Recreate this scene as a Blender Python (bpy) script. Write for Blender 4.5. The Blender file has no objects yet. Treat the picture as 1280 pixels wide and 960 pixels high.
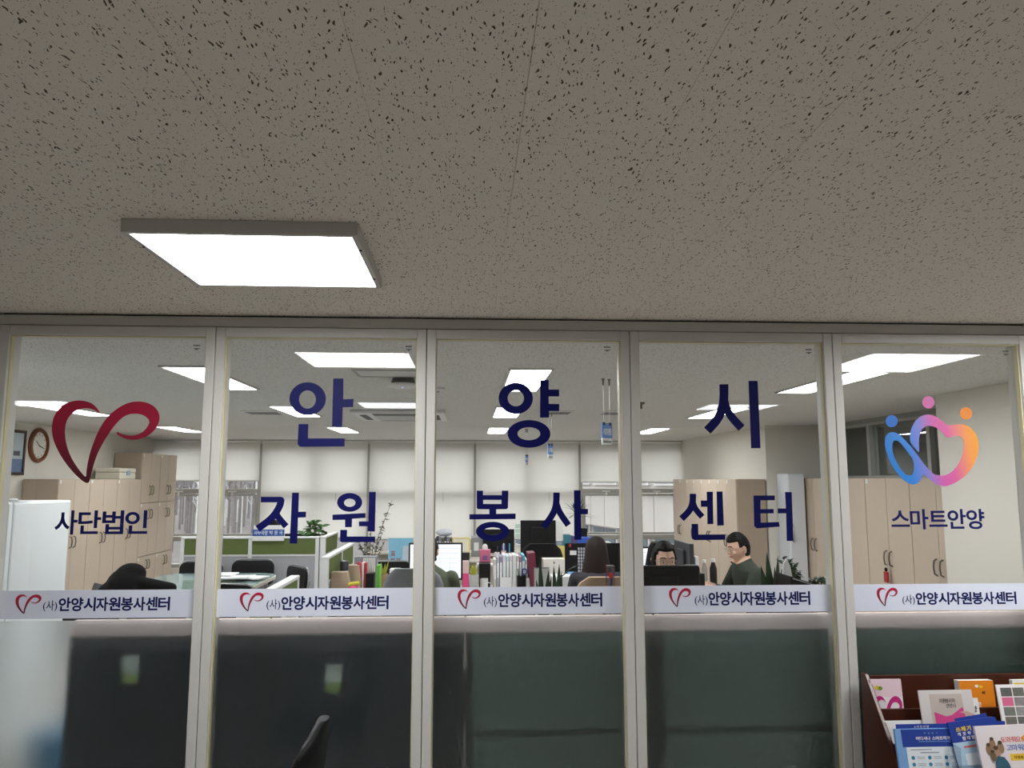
import bpy, bmesh, math, random
from mathutils import Vector, Matrix, Euler
from mathutils.geometry import tessellate_polygon

random.seed(7)
R = math.radians
SC = bpy.context.scene
COL = SC.collection

# ------------------------------------------------------------------ camera, sky, exposure
F, VPX, VPY = 965.0, 588.0, 600.0
CAM = Vector((0.0, -3.4, 1.68))
YAW = math.atan((640 - VPX) / F)
PITCH = math.atan((VPY - 480) / F * math.cos(YAW))
cd = bpy.data.cameras.new('camera'); cam = bpy.data.objects.new('camera', cd); COL.objects.link(cam)
cd.sensor_width = 36.0; cd.lens = F / 1280 * 36.0; cd.clip_start = 0.05; cd.clip_end = 400
cam.location = CAM; cam.rotation_euler = (math.pi / 2 + PITCH, 0, -YAW)
SC.camera = cam
w = bpy.data.worlds.new('overcast_sky'); SC.world = w; w.use_nodes = True
w.node_tree.nodes['Background'].inputs[0].default_value = (0.97, 0.98, 1.0, 1)
w.node_tree.nodes['Background'].inputs[1].default_value = 2.8
SC.view_settings.view_transform = 'Standard'; SC.view_settings.look = 'None'
SC.view_settings.exposure = 0.5; SC.view_settings.gamma = 1.0; SC.view_settings.use_curve_mapping = False
SC.cycles.transparent_max_bounces = 24
SC.cycles.sample_clamp_indirect = 6.0
HALL_LAMP, HALL_LAMP_BACK, OFFICE_LAMP = 18.5, 9.0, 19.0

FWD = Vector((math.sin(YAW) * math.cos(PITCH), math.cos(YAW) * math.cos(PITCH), math.sin(PITCH)))
RGT = Vector((math.cos(YAW), -math.sin(YAW), 0)); UPV = RGT.cross(FWD)
def ray(px, py): return FWD + RGT * ((px - 640) / F) - UPV * ((py - 480) / F)
def P(px, py, Y):
    d = ray(px, py); return CAM + d * ((Y - CAM.y) / d.y)
def A(px, py, d): return P(px, py, d - 3.4)          # d = metres in front of the camera
def PZ(px, py, z):
    d = ray(px, py); return CAM + d * ((z - CAM.z) / d.z)

# ------------------------------------------------------------------ materials
def lin(c):
    c = c / 255.0
    return c / 12.92 if c <= 0.04045 else ((c + 0.055) / 1.055) ** 2.4
def rgb(t): return (lin(t[0]), lin(t[1]), lin(t[2]), 1.0)
MATS = {}
def M(name, c=(200, 200, 200), rough=0.55, metal=0.0, vary=0.06, scale=6.0, bump=0.0, spec=0.4, emit=None, strength=0.0, alpha=1.0):
    if name in MATS: return MATS[name]
    m = bpy.data.materials.new(name); m.use_nodes = True; MATS[name] = m
    nt = m.node_tree; b = nt.nodes['Principled BSDF']
    b.inputs['Base Color'].default_value = rgb(c); b.inputs['Roughness'].default_value = rough
    b.inputs['Metallic'].default_value = metal; b.inputs['Specular IOR Level'].default_value = spec
    if vary > 0 or bump > 0:
        g = nt.nodes.new('ShaderNodeNewGeometry'); n = nt.nodes.new('ShaderNodeTexNoise')
        n.inputs['Scale'].default_value = scale; n.inputs['Detail'].default_value = 3
        nt.links.new(g.outputs['Position'], n.inputs['Vector'])
        if vary > 0:
            mr = nt.nodes.new('ShaderNodeMapRange'); mr.inputs[3].default_value = 1 - vary; mr.inputs[4].default_value = 1 + vary
            nt.links.new(n.outputs['Fac'], mr.inputs[0])
            mx = nt.nodes.new('ShaderNodeMix'); mx.data_type = 'RGBA'; mx.blend_type = 'MULTIPLY'; mx.inputs[0].default_value = 1
            mx.inputs[6].default_value = rgb(c); nt.links.new(mr.outputs[0], mx.inputs[7])
            nt.links.new(mx.outputs[2], b.inputs['Base Color'])
        if bump > 0:
            bp = nt.nodes.new('ShaderNodeBump'); bp.inputs['Strength'].default_value = bump; bp.inputs['Distance'].default_value = 0.003
            nt.links.new(n.outputs['Fac'], bp.inputs['Height']); nt.links.new(bp.outputs[0], b.inputs['Normal'])
    if emit:
        b.inputs['Emission Color'].default_value = rgb(emit); b.inputs['Emission Strength'].default_value = strength
    if alpha < 1: b.inputs['Alpha'].default_value = alpha
    return m
def emitter(name, c, s):
    if name in MATS: return MATS[name]
    m = bpy.data.materials.new(name); m.use_nodes = True; MATS[name] = m; nt = m.node_tree
    nt.nodes.remove(nt.nodes['Principled BSDF']); e = nt.nodes.new('ShaderNodeEmission')
    e.inputs[0].default_value = c; e.inputs[1].default_value = s
    nt.links.new(e.outputs[0], nt.nodes['Material Output'].inputs[0]); return m
def glass_mat(name, tint=(0.98, 0.985, 0.985), base=0.036):
    m = bpy.data.materials.new(name); m.use_nodes = True; MATS[name] = m; nt = m.node_tree
    nt.nodes.remove(nt.nodes['Principled BSDF'])
    t = nt.nodes.new('ShaderNodeBsdfTransparent'); t.inputs[0].default_value = (*tint, 1)
    g = nt.nodes.new('ShaderNodeBsdfGlossy'); g.inputs['Roughness'].default_value = 0.0; g.inputs[0].default_value = (1, 1, 1, 1)
    lw = nt.nodes.new('ShaderNodeLayerWeight'); lw.inputs[0].default_value = 0.5
    p = nt.nodes.new('ShaderNodeMath'); p.operation = 'POWER'; p.inputs[1].default_value = 5
    nt.links.new(lw.outputs['Facing'], p.inputs[0])
    a = nt.nodes.new('ShaderNodeMath'); a.operation = 'MULTIPLY_ADD'; a.inputs[1].default_value = 1 - base; a.inputs[2].default_value = base
    nt.links.new(p.outputs[0], a.inputs[0])
    mx = nt.nodes.new('ShaderNodeMixShader'); nt.links.new(a.outputs[0], mx.inputs[0])
    nt.links.new(t.outputs[0], mx.inputs[1]); nt.links.new(g.outputs[0], mx.inputs[2])
    nt.links.new(mx.outputs[0], nt.nodes['Material Output'].inputs[0]); return m
def frosted_mat():
    m = bpy.data.materials.new('frosted_film'); m.use_nodes = True; nt = m.node_tree
    nt.nodes.remove(nt.nodes['Principled BSDF'])
    r = nt.nodes.new('ShaderNodeBsdfRefraction'); r.inputs['IOR'].default_value = 1.3; r.inputs['Roughness'].default_value = 0.36
    r.inputs[0].default_value = (0.97, 0.98, 0.98, 1)
    d = nt.nodes.new('ShaderNodeBsdfTranslucent'); d.inputs[0].default_value = (0.8, 0.85, 0.84, 1)
    mx = nt.nodes.new('ShaderNodeMixShader'); mx.inputs[0].default_value = 0.05
    nt.links.new(r.outputs[0], mx.inputs[1]); nt.links.new(d.outputs[0], mx.inputs[2])
    nt.links.new(mx.outputs[0], nt.nodes['Material Output'].inputs[0]); return m
def blind_mat():
    m = bpy.data.materials.new('blind_fabric'); m.use_nodes = True; nt = m.node_tree
    nt.nodes.remove(nt.nodes['Principled BSDF'])
    d = nt.nodes.new('ShaderNodeBsdfDiffuse'); d.inputs[0].default_value = rgb((237, 236, 232))
    t = nt.nodes.new('ShaderNodeBsdfTranslucent'); t.inputs[0].default_value = rgb((250, 249, 246))
    g = nt.nodes.new('ShaderNodeNewGeometry'); n = nt.nodes.new('ShaderNodeTexNoise'); n.inputs['Scale'].default_value = 40
    nt.links.new(g.outputs['Position'], n.inputs['Vector'])
    mr = nt.nodes.new('ShaderNodeMapRange'); mr.inputs[3].default_value = 0.62; mr.inputs[4].default_value = 0.68
    nt.links.new(n.outputs['Fac'], mr.inputs[0])
    mx = nt.nodes.new('ShaderNodeMixShader'); nt.links.new(mr.outputs[0], mx.inputs[0])
    nt.links.new(d.outputs[0], mx.inputs[1]); nt.links.new(t.outputs[0], mx.inputs[2])
    nt.links.new(mx.outputs[0], nt.nodes['Material Output'].inputs[0]); return m
def ceiling_mat(name, c):
    m = bpy.data.materials.new(name); m.use_nodes = True; MATS[name] = m; nt = m.node_tree; b = nt.nodes['Principled BSDF']
    b.inputs['Roughness'].default_value = 0.9; b.inputs['Specular IOR Level'].default_value = 0.1
    g = nt.nodes.new('ShaderNodeNewGeometry')
    def node(t): return nt.nodes.new(t)
    # warp the coordinates a little so that the fissures bend
    wn = node('ShaderNodeTexNoise'); wn.inputs['Scale'].default_value = 22; wn.inputs['Detail'].default_value = 2
    nt.links.new(g.outputs['Position'], wn.inputs['Vector'])
    sub = node('ShaderNodeVectorMath'); sub.operation = 'SUBTRACT'; sub.inputs[1].default_value = (0.5, 0.5, 0.5)
    nt.links.new(wn.outputs['Color'], sub.inputs[0])
    scl = node('ShaderNodeVectorMath'); scl.operation = 'SCALE'; scl.inputs['Scale'].default_value = 0.03
    nt.links.new(sub.outputs[0], scl.inputs[0])
    add = node('ShaderNodeVectorMath'); add.operation = 'ADD'
    nt.links.new(g.outputs['Position'], add.inputs[0]); nt.links.new(scl.outputs[0], add.inputs[1])
    masks = []
    for rot, sc, thr, keep, vec in ((38, (160, 44, 1), 0.32, 0.24, add), (-20, (135, 50, 1), 0.28, 0.17, add), (0, (190, 190, 1), 0.22, 0.30, None)):
        mp = node('ShaderNodeMapping'); mp.inputs['Rotation'].default_value = (0, 0, R(rot)); mp.inputs['Scale'].default_value = sc
        mp.vector_type = 'POINT'
        nt.links.new((vec.outputs[0] if vec else g.outputs['Position']), mp.inputs['Vector'])
        v = node('ShaderNodeTexVoronoi'); v.voronoi_dimensions = '2D'; v.inputs['Scale'].default_value = 1.0
        nt.links.new(mp.outputs[0], v.inputs['Vector'])
        sep = node('ShaderNodeSeparateColor'); nt.links.new(v.outputs['Color'], sep.inputs[0])
        # random radius for each fissure; most cells stay empty
        rad = node('ShaderNodeMapRange'); rad.inputs[1].default_value = 1 - keep; rad.inputs[2].default_value = 1.0
        rad.inputs[3].default_value = 0.0; rad.inputs[4].default_value = thr
        nt.links.new(sep.outputs[0], rad.inputs[0])
        lt = node('ShaderNodeMath'); lt.operation = 'LESS_THAN'
        nt.links.new(v.outputs['Distance'], lt.inputs[0]); nt.links.new(rad.outputs[0], lt.inputs[1]); masks.append(lt)
    mx1 = node('ShaderNodeMath'); mx1.operation = 'MAXIMUM'; nt.links.new(masks[0].outputs[0], mx1.inputs[0]); nt.links.new(masks[1].outputs[0], mx1.inputs[1])
    mx2 = node('ShaderNodeMath'); mx2.operation = 'MAXIMUM'; nt.links.new(mx1.outputs[0], mx2.inputs[0]); nt.links.new(masks[2].outputs[0], mx2.inputs[1])
    cm = node('ShaderNodeMix'); cm.data_type = 'RGBA'; nt.links.new(mx2.outputs[0], cm.inputs[0])
    cm.inputs[6].default_value = rgb(c); cm.inputs[7].default_value = rgb((92, 84, 72))
    nt.links.new(cm.outputs[2], b.inputs['Base Color'])
    bp = node('ShaderNodeBump'); bp.inputs['Strength'].default_value = 0.5; bp.inputs['Distance'].default_value = 0.002; bp.invert = True
    nt.links.new(mx2.outputs[0], bp.inputs['Height']); nt.links.new(bp.outputs[0], b.inputs['Normal'])
    return m
def gradient_mat(name, stops, axis, lo, hi, tilt=0.0, rough=0.45):
    # printed colour gradient of a sticker, in the sticker's own coordinates
    m = bpy.data.materials.new(name); m.use_nodes = True; MATS[name] = m; nt = m.node_tree; b = nt.nodes['Principled BSDF']
    b.inputs['Roughness'].default_value = rough
    tc = nt.nodes.new('ShaderNodeTexCoord'); sp = nt.nodes.new('ShaderNodeSeparateXYZ'); nt.links.new(tc.outputs['Object'], sp.inputs[0])
    ma = nt.nodes.new('ShaderNodeMath'); ma.operation = 'MULTIPLY_ADD'; ma.inputs[1].default_value = tilt
    o = {'X': ('Z', 'X'), 'Z': ('X', 'Z')}[axis]
    nt.links.new(sp.outputs[o[0]], ma.inputs[0]); nt.links.new(sp.outputs[o[1]], ma.inputs[2])
    mr = nt.nodes.new('ShaderNodeMapRange'); mr.inputs[1].default_value = lo; mr.inputs[2].default_value = hi; nt.links.new(ma.outputs[0], mr.inputs[0])
    cr = nt.nodes.new('ShaderNodeValToRGB'); el = cr.color_ramp.elements
    while len(el) < len(stops): el.new(0.5)
    for e, (p, c) in zip(el, stops): e.position = p; e.color = rgb(c)
    nt.links.new(mr.outputs[0], cr.inputs[0]); nt.links.new(cr.outputs[0], b.inputs['Base Color']); return m

# ------------------------------------------------------------------ mesh builder
class MB:
    def __init__(s): s.v = []; s.f = []
    def add(s, vs, fs):
        o = len(s.v); s.v += [Vector(p) for p in vs]; s.f += [tuple(i + o for i in f) for f in fs]; return s
    def box(s, x0, x1, y0, y1, z0, z1):
        if x0 > x1: x0, x1 = x1, x0
        if y0 > y1: y0, y1 = y1, y0
        if z0 > z1: z0, z1 = z1, z0
        return s.add([(x0, y0, z0), (x1, y0, z0), (x1, y1, z0), (x0, y1, z0), (x0, y0, z1), (x1, y0, z1), (x1, y1, z1), (x0, y1, z1)],
                     [(0, 3, 2, 1), (4, 5, 6, 7), (0, 1, 5, 4), (1, 2, 6, 5), (2, 3, 7, 6), (3, 0, 4, 7)])
    def obox(s, c, size, rot=(0, 0, 0)):
        m = Euler(rot).to_matrix(); b = MB().box(-size[0] / 2, size[0] / 2, -size[1] / 2, size[1] / 2, -size[2] / 2, size[2] / 2)
        return s.add([m @ p + Vector(c) for p in b.v], b.f)
    def tube(s, pts, rad, n=8, cap=True, closed=False):
        pts = [Vector(p) for p in pts]; k = len(pts)
        if not isinstance(rad, (list, tuple)): rad = [rad] * k
        vs = []; up = None
        for i in range(k):
            if closed: t = pts[(i + 1) % k] - pts[i - 1]
            else: t = pts[min(i + 1, k - 1)] - pts[max(i - 1, 0)]
            t.normalize()
            if up is None:
                up = Vector((0, 0, 1)) if abs(t.z) < 0.9 else Vector((1, 0, 0))
            a = t.cross(up); a.normalize(); b = a.cross(t); up = b
            for j in range(n):
                q = 2 * math.pi * j / n; vs.append(pts[i] + a * (math.cos(q) * rad[i]) + b * (math.sin(q) * rad[i]))
        fs = []
        for i in range(k if closed else k - 1):
            for j in range(n):
                i2 = (i + 1) % k; fs.append((i * n + j, i * n + (j + 1) % n, i2 * n + (j + 1) % n, i2 * n + j))
        if cap and not closed: fs += [tuple(range(n))[::-1], tuple((k - 1) * n + j for j in range(n))]
        return s.add(vs, fs)
    def capsule(s, p0, r0, p1, r1, n=10):
        p0 = Vector(p0); p1 = Vector(p1); t = (p1 - p0).normalized(); pts = []; rr = []
        for a in (80, 55, 28): pts.append(p0 - t * (r0 * math.sin(R(a)))); rr.append(r0 * math.cos(R(a)))
        pts += [p0, p1]; rr += [r0, r1]
        for a in (28, 55, 80): pts.append(p1 + t * (r1 * math.sin(R(a)))); rr.append(r1 * math.cos(R(a)))
        return s.tube(pts, rr, n)
    def lathe(s, prof, c=(0, 0, 0), n=16, sx=1, sy=1, rot=None):
        c = Vector(c); vs = []
        for r, z in prof:
            for j in range(n):
                q = 2 * math.pi * j / n; p = Vector((r * math.cos(q) * sx, r * math.sin(q) * sy, z))
                vs.append((rot @ p if rot else p) + c)
        fs = [(i * n + j, i * n + (j + 1) % n, (i + 1) * n + (j + 1) % n, (i + 1) * n + j) for i in range(len(prof) - 1) for j in range(n)]
        fs += [tuple(range(n))[::-1], tuple((len(prof) - 1) * n + j for j in range(n))]
        return s.add(vs, fs)
    def ell(s, c, r, n=14, m=10):
        c = Vector(c); vs = []; fs = []
        for i in range(m + 1):
            t = math.pi * (i + 0.02) / (m + 0.04)
            for j in range(n):
                q = 2 * math.pi * j / n
                vs.append(c + Vector((r[0] * math.sin(t) * math.cos(q), r[1] * math.sin(t) * math.sin(q), r[2] * math.cos(t))))
        for i in range(m):
            for j in range(n): fs.append((i * n + j, (i + 1) * n + j, (i + 1) * n + (j + 1) % n, i * n + (j + 1) % n))
        fs += [tuple(range(n)), tuple(m * n + j for j in range(n))[::-1]]
        return s.add(vs, fs)
    def prism(s, poly, y0, y1, hole=None):
        # poly = (x, z) outline in the XZ plane, thickness along Y; hole = inner outline
        loops = [list(poly)] + ([list(hole)] if hole else [])
        flat = [p for l in loops for p in l]
        tris = tessellate_polygon([[Vector((x, z, 0)) for x, z in l] for l in loops])
        k = len(flat); vs = [(x, y0, z) for x, z in flat] + [(x, y1, z) for x, z in flat]
        fs = [tuple(t) for t in tris] + [tuple(i + k for i in t[::-1]) for t in tris]
        o = 0
        for l in loops:
            q = len(l); fs += [(o + i, o + (i + 1) % q, o + k + (i + 1) % q, o + k + i) for i in range(q)]; o += q
        return s.add(vs, fs)
    def loft(s, rings, cap=True):
        n = len(rings[0]); vs = [p for r in rings for p in r]
        fs = [(i * n + j, i * n + (j + 1) % n, (i + 1) * n + (j + 1) % n, (i + 1) * n + j) for i in range(len(rings) - 1) for j in range(n)]
        if cap: fs += [tuple(range(n))[::-1], tuple((len(rings) - 1) * n + j for j in range(n))]
        return s.add(vs, fs)
    def xf(s, m):
        s.v = [m @ p for p in s.v]; return s
    def build(s, name, mat, parent=None, smooth=False, bevel=0.0, off=None, seg=2):
        me = bpy.data.meshes.new(name)
        vs = s.v if off is None else [p - Vector(off) for p in s.v]
        me.from_pydata([tuple(p) for p in vs], [], s.f)
        bm = bmesh.new(); bm.from_mesh(me)
        bmesh.ops.recalc_face_normals(bm, faces=bm.faces)
        if bevel > 0:
            es = [e for e in bm.edges if len(e.link_faces) == 2 and e.calc_face_angle(0) > R(40)]
            bmesh.ops.bevel(bm, geom=es, offset=bevel, segments=seg, profile=0.5, affect='EDGES', clamp_overlap=True)
        bm.to_mesh(me); bm.free()
        if smooth:
            for p in me.polygons: p.use_smooth = True
            try: me.set_sharp_from_angle(angle=R(38))
            except Exception: pass
        me.materials.append(mat)
        return put(me, name, parent)
def put(me, name, parent=None):
    o = bpy.data.objects.new(name, me); COL.objects.link(o)
    if parent: o.parent = parent
    return o
def tag(o, label=None, cat=None, group=None, kind=None):
    if label: o['label'] = label
    if cat: o['category'] = cat
    if group: o['group'] = group
    if kind: o['kind'] = kind
    return o
def thing(name, label, cat, loc=(0, 0, 0), rz=0.0, group=None):
    o = bpy.data.objects.new(name, None); o.empty_display_size = 0.05; COL.objects.link(o)
    o.location = loc; o.rotation_euler = (0, 0, rz); return tag(o, label, cat, group)
def dup(root, loc, rz=None, label=None, group=None):
    def cp(o, par):
        c = o.copy(); COL.objects.link(c); c.parent = par
        for ch in list(o.children): cp(ch, c)
        return c
    r = cp(root, None); r.location = loc
    if rz is not None: r.rotation_euler = (0, 0, rz)
    if label: r['label'] = label
    if group: r['group'] = group
    return r
def struct(name, mb, mat, label=None, **k): return tag(mb.build(name, mat, **k), label=label, kind='structure')
def rrect(w, h, r, n=5, cx=0, cz=0):
    pts = []
    for sx, sz, a0 in ((1, 1, 0), (-1, 1, 90), (-1, -1, 180), (1, -1, 270)):
        for i in range(n + 1):
            a = R(a0 + 90 * i / n); pts.append((cx + sx * (w / 2 - r) + r * math.cos(a), cz + sz * (h / 2 - r) + r * math.sin(a)))
    return pts
def ellipse(cx, cz, rx, rz, n=48): return [(cx + rx * math.cos(2 * math.pi * i / n), cz + rz * math.sin(2 * math.pi * i / n)) for i in range(n)]

# shared materials
m_frame = M('partition_paint', (207, 206, 202), 0.42, vary=0.03)
m_wall = M('cream_wall_paint', (226, 222, 212), 0.8, vary=0.03, scale=3)
m_hallwall = M('hall_wall_paint', (138, 128, 118), 0.8, vary=0.03)
m_grey = M('grey_plaster', (150, 150, 146), 0.8, vary=0.05)
m_white = M('white_plastic', (232, 232, 230), 0.4, vary=0.02)
m_black = M('black_plastic', (13, 14, 16), 0.45, vary=0.1, spec=0.3)
m_cloth = M('black_mesh_fabric', (15, 16, 20), 0.85, vary=0.15, scale=60, bump=0.3)
m_metal = M('brushed_steel', (180, 180, 182), 0.3, 0.9)
m_alu = M('window_aluminium', (176, 175, 170), 0.45, 0.2, vary=0.03)
m_glass = glass_mat('clear_glass'); m_winglass = glass_mat('window_glass', (0.96, 0.965, 0.965), 0.03)
m_seal = M('aged_sealant', (208, 202, 166), 0.6, vary=0.15, scale=12)
m_dark = M('dark_gap', (30, 30, 30), 0.9)
m_navy = M('navy_vinyl', (12, 16, 84), 0.5, vary=0.02, spec=0.15)
m_navyd = M('dark_navy_print', (14, 20, 82), 0.5, vary=0.02, spec=0.2)
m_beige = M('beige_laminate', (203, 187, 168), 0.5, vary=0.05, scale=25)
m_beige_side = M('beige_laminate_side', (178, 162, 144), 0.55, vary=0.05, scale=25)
m_paper = M('white_paper', (236, 236, 234), 0.8, vary=0.02)
m_desk = M('desk_laminate', (212, 206, 194), 0.45, vary=0.05, scale=18)
m_leaf = M('leaf_green', (64, 104, 52), 0.5, vary=0.25, scale=30)
m_leafd = M('dark_leaf_green', (40, 66, 44), 0.4, vary=0.3, scale=30)
m_leafy = M('yellow_green_leaf', (176, 176, 70), 0.5, vary=0.25, scale=40)
m_ceil = ceiling_mat('mineral_fibre_tile', (240, 234, 224))

# ------------------------------------------------------------------ setting
CEIL = 2.40
XL, XR1, XR2, XR3 = -5.68, 3.93, 4.7, 3.99      # left wall, far right wall, alcove wall, near right wall
YB = 10.85
struct('floor', MB().box(-6.0, 7.0, -7.2, YB + 0.2, -0.12, 0.0), M('beige_vinyl_floor', (160, 156, 150), 0.4, vary=0.08, scale=5), 'beige vinyl floor running under hall and office')
ceil = struct('ceiling', MB().box(-6.0, 5.4, -7.2, 0.04, CEIL + 0.012, CEIL + 0.1), m_ceil, 'hall ceiling of speckled mineral fibre tiles')
TW, TL = 0.305, 0.60
tile_me = None
for i in range(-12, 11):
    for j in range(-1, 7):
        x0 = 0.10 + TW * i; y1 = 1.39 - 3.4 + TL * (j - 1) + (0.5 * TL if i % 2 == 0 else 0)
        if i % 2 == 0: y1 = 1.39 - 3.4 - 0.35 + TL * (j - 1)
        y0 = max(y1 - TL, -3.7); y1c = min(y1, 0.035)
        if y1c - y0 < 0.05 or x0 < -3.5 or x0 > 3.3: continue
        full = abs((y1c - y0) - TL) < 1e-6
        if full and tile_me:
            t = put(tile_me, 'ceiling_tile', ceil)
        else:
            t = MB().box(0.0003, TW - 0.0003, 0.0003, (y1c - y0) - 0.0003, 0, 0.011).build('ceiling_tile', m_ceil, ceil, bevel=0.0007, seg=1)
            if full: tile_me = t.data
        t.location = (x0, y0, CEIL)
# rest of the hall ceiling around the tiles, at the same level
c2 = MB()
for x0, x1, y0, y1 in ((-6, -3.56, -7.2, 0.035), (3.455, 5.4, -7.2, 0.035), (-3.56, 3.455, -7.2, -3.7)):
    MB().box(x0, x1, y0, y1, CEIL, CEIL + 0.011).build('ceiling_panel', m_ceil, ceil)
struct('ceiling', MB().box(-6.0, 7.0, 0.04, YB + 0.2, CEIL, CEIL + 0.1), ceiling_mat('office_ceiling_tile', (226, 226, 223)), 'office ceiling of pale mineral fibre')

struct('wall_left', MB().box(XL - 0.15, XL, -7.2, YB + 0.2, 0, CEIL), m_wall, 'cream office wall behind the left cabinets')
struct('wall_hall', MB().box(-5.68, 5.4, -7.2, -7.05, 0, CEIL), m_hallwall, 'brown wall at the back of the hall')
struct('wall_hall_side', MB().box(5.25, 5.4, -7.05, 0.1, 0, CEIL), m_hallwall, 'brown end wall of the hall')
struct('wall_right_near', MB().box(XR3, XR3 + 0.75, 0.1, 3.0, 0, CEIL), m_wall, 'cream wall block beside the beige lockers')
struct('wall_right_alcove', MB().box(XR2, XR2 + 0.12, 3.0, 6.72, 0, 1.70).box(XR2, XR2 + 0.12, 3.0, 6.72, 2.345, CEIL), m_grey, 'wall under the dark transom windows')
struct('wall_right_far', MB().box(XR1, XR1 + 0.95, 6.72, YB + 0.2, 0, CEIL), m_wall, 'cream wall behind the far beige cabinets')
# dark store room behind the transom
struct('wall_store', MB().box(6.4, 6.5, 2.9, 7.0, 0, CEIL).box(XR2 + 0.12, 6.5, 2.8, 2.9, 0, CEIL).box(XR2 + 0.16, 6.5, 7.0, 7.1, 0, CEIL), m_grey, 'dim store room wall behind the transom')
tr = bpy.data.objects.new('window_transom', None); COL.objects.link(tr); tag(tr, 'dark transom window band above the beige lockers', kind='structure')
for y0, y1 in ((3.0, 4.3), (4.3, 5.5), (5.5, 6.72)):
    MB().box(XR2 + 0.05, XR2 + 0.056, y0 + 0.03, y1 - 0.03, 1.73, 2.315).build('pane', glass_mat('transom_glass', (0.90, 0.93, 0.93), 0.05) if 'transom_glass' not in MATS else MATS['transom_glass'], tr)
for y in (3.0, 4.27, 5.47, 6.66): MB().box(XR2 - 0.005, XR2 + 0.1, y, y + 0.06, 1.70, 2.345).build('mullion', m_alu, tr)
for z in (1.70, 2.315): MB().box(XR2 - 0.006, XR2 + 0.1, 3.0, 6.72, z, z + 0.03).build('rail', m_alu, tr)

# ---------------- glass partition
MUL = [-2.03, -1.115, -0.196, 0.7125, 1.646, 2.575]
ZTOP, ZG, ZST1, ZST0, ZF = 2.345, 2.303, 1.2185, 1.103, 1.094
struct('wall_front', MB().box(XL, MUL[0] - 0.005, 0.0, 0.1, 0, CEIL - 0.008), m_frame, 'pale partition wall left of the glass front')
struct('wall_front_side', MB().box(MUL[5] + 0.005, 5.25, 0.0, 0.1, 0, CEIL - 0.008), m_frame, 'pale partition wall right of the glass front')
struct('trim_1', MB().box(MUL[0] - 0.005, MUL[5] + 0.005, -0.004, 0.1, ZTOP + 0.003, CEIL - 0.008), m_frame, 'pale header rail above the five glass panels', bevel=0.002)
struct('trim_2', MB().box(MUL[0] - 0.005, MUL[5] + 0.005, 0.02, 0.1, CEIL - 0.008, CEIL), m_dark, 'dark shadow gap between header rail and ceiling')
GY = 0.033
WIN = []
desc = ['panel with a crimson heart emblem', 'panel with navy letters before the green cubicle', 'middle panel with navy letters', 'panel with navy letters before the man in green', 'panel with a rainbow heart logo']
m_frost = frosted_mat()
for i in range(5):
    x0, x1 = MUL[i] + 0.0015, MUL[i + 1] - 0.0015; sw = 0.040
    wn = bpy.data.objects.new('window_%d' % (i + 1), None); COL.objects.link(wn); wn.location = (x0, 0, 0)
    tag(wn, 'glass partition ' + desc[i], kind='structure'); WIN.append(wn); o = (x0, 0, 0)
    for a, b in ((x0, x0 + sw), (x1 - sw, x1)): MB().box(a, b, -0.01, 0.085, 0.0, ZTOP).build('frame_stile', m_frame, wn, bevel=0.003, off=o)
    for a, b in ((ZG, ZTOP), (0.0, 0.09)): MB().box(x0 + sw, x1 - sw, -0.009, 0.085, a, b).build('frame_rail', m_frame, wn, bevel=0.003, off=o)
    gx0, gx1 = x0 + sw, x1 - sw
    MB().box(gx0, gx1, GY - 0.003, GY + 0.003, 0.09, ZG).build('glass_pane', m_glass, wn, off=o)
    for a, b, c, d in ((gx0, gx0 + 0.004, 0.09, ZG), (gx1 - 0.004, gx1, 0.09, ZG), (gx0 + 0.004, gx1 - 0.004, ZG - 0.004, ZG)):
        MB().box(a, b, 0.004, GY - 0.0035, c, d).build('sealant', m_seal, wn, off=o)
    MB().box(gx0 + 0.003, gx1 - 0.003, GY - 0.0047, GY - 0.0035, 0.095, ZF).build('frosted_film', m_frost, wn, off=o)
    # small maker's stamp etched in the upper corner
    q = P((246, 511, 759, 1011, 1257)[i], (433, 434, 435, 438, 440)[i], GY - 0.0035)
    st = MB()
    for k in range(6): st.box(q.x - 0.014 + k * 0.0048, q.x - 0.0108 + k * 0.0048, GY - 0.0042, GY - 0.0033, q.z, q.z + 0.007)
    st.box(q.x - 0.013, q.x + 0.013, GY - 0.0042, GY - 0.0033, q.z - 0.011, q.z - 0.008).box(q.x - 0.006, q.x + 0.004, GY - 0.0042, GY - 0.0033, q.z - 0.016, q.z - 0.012)
    st.build('etched_stamp', M('etched_grey', (96, 98, 100), 0.7), wn, off=o)

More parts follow.
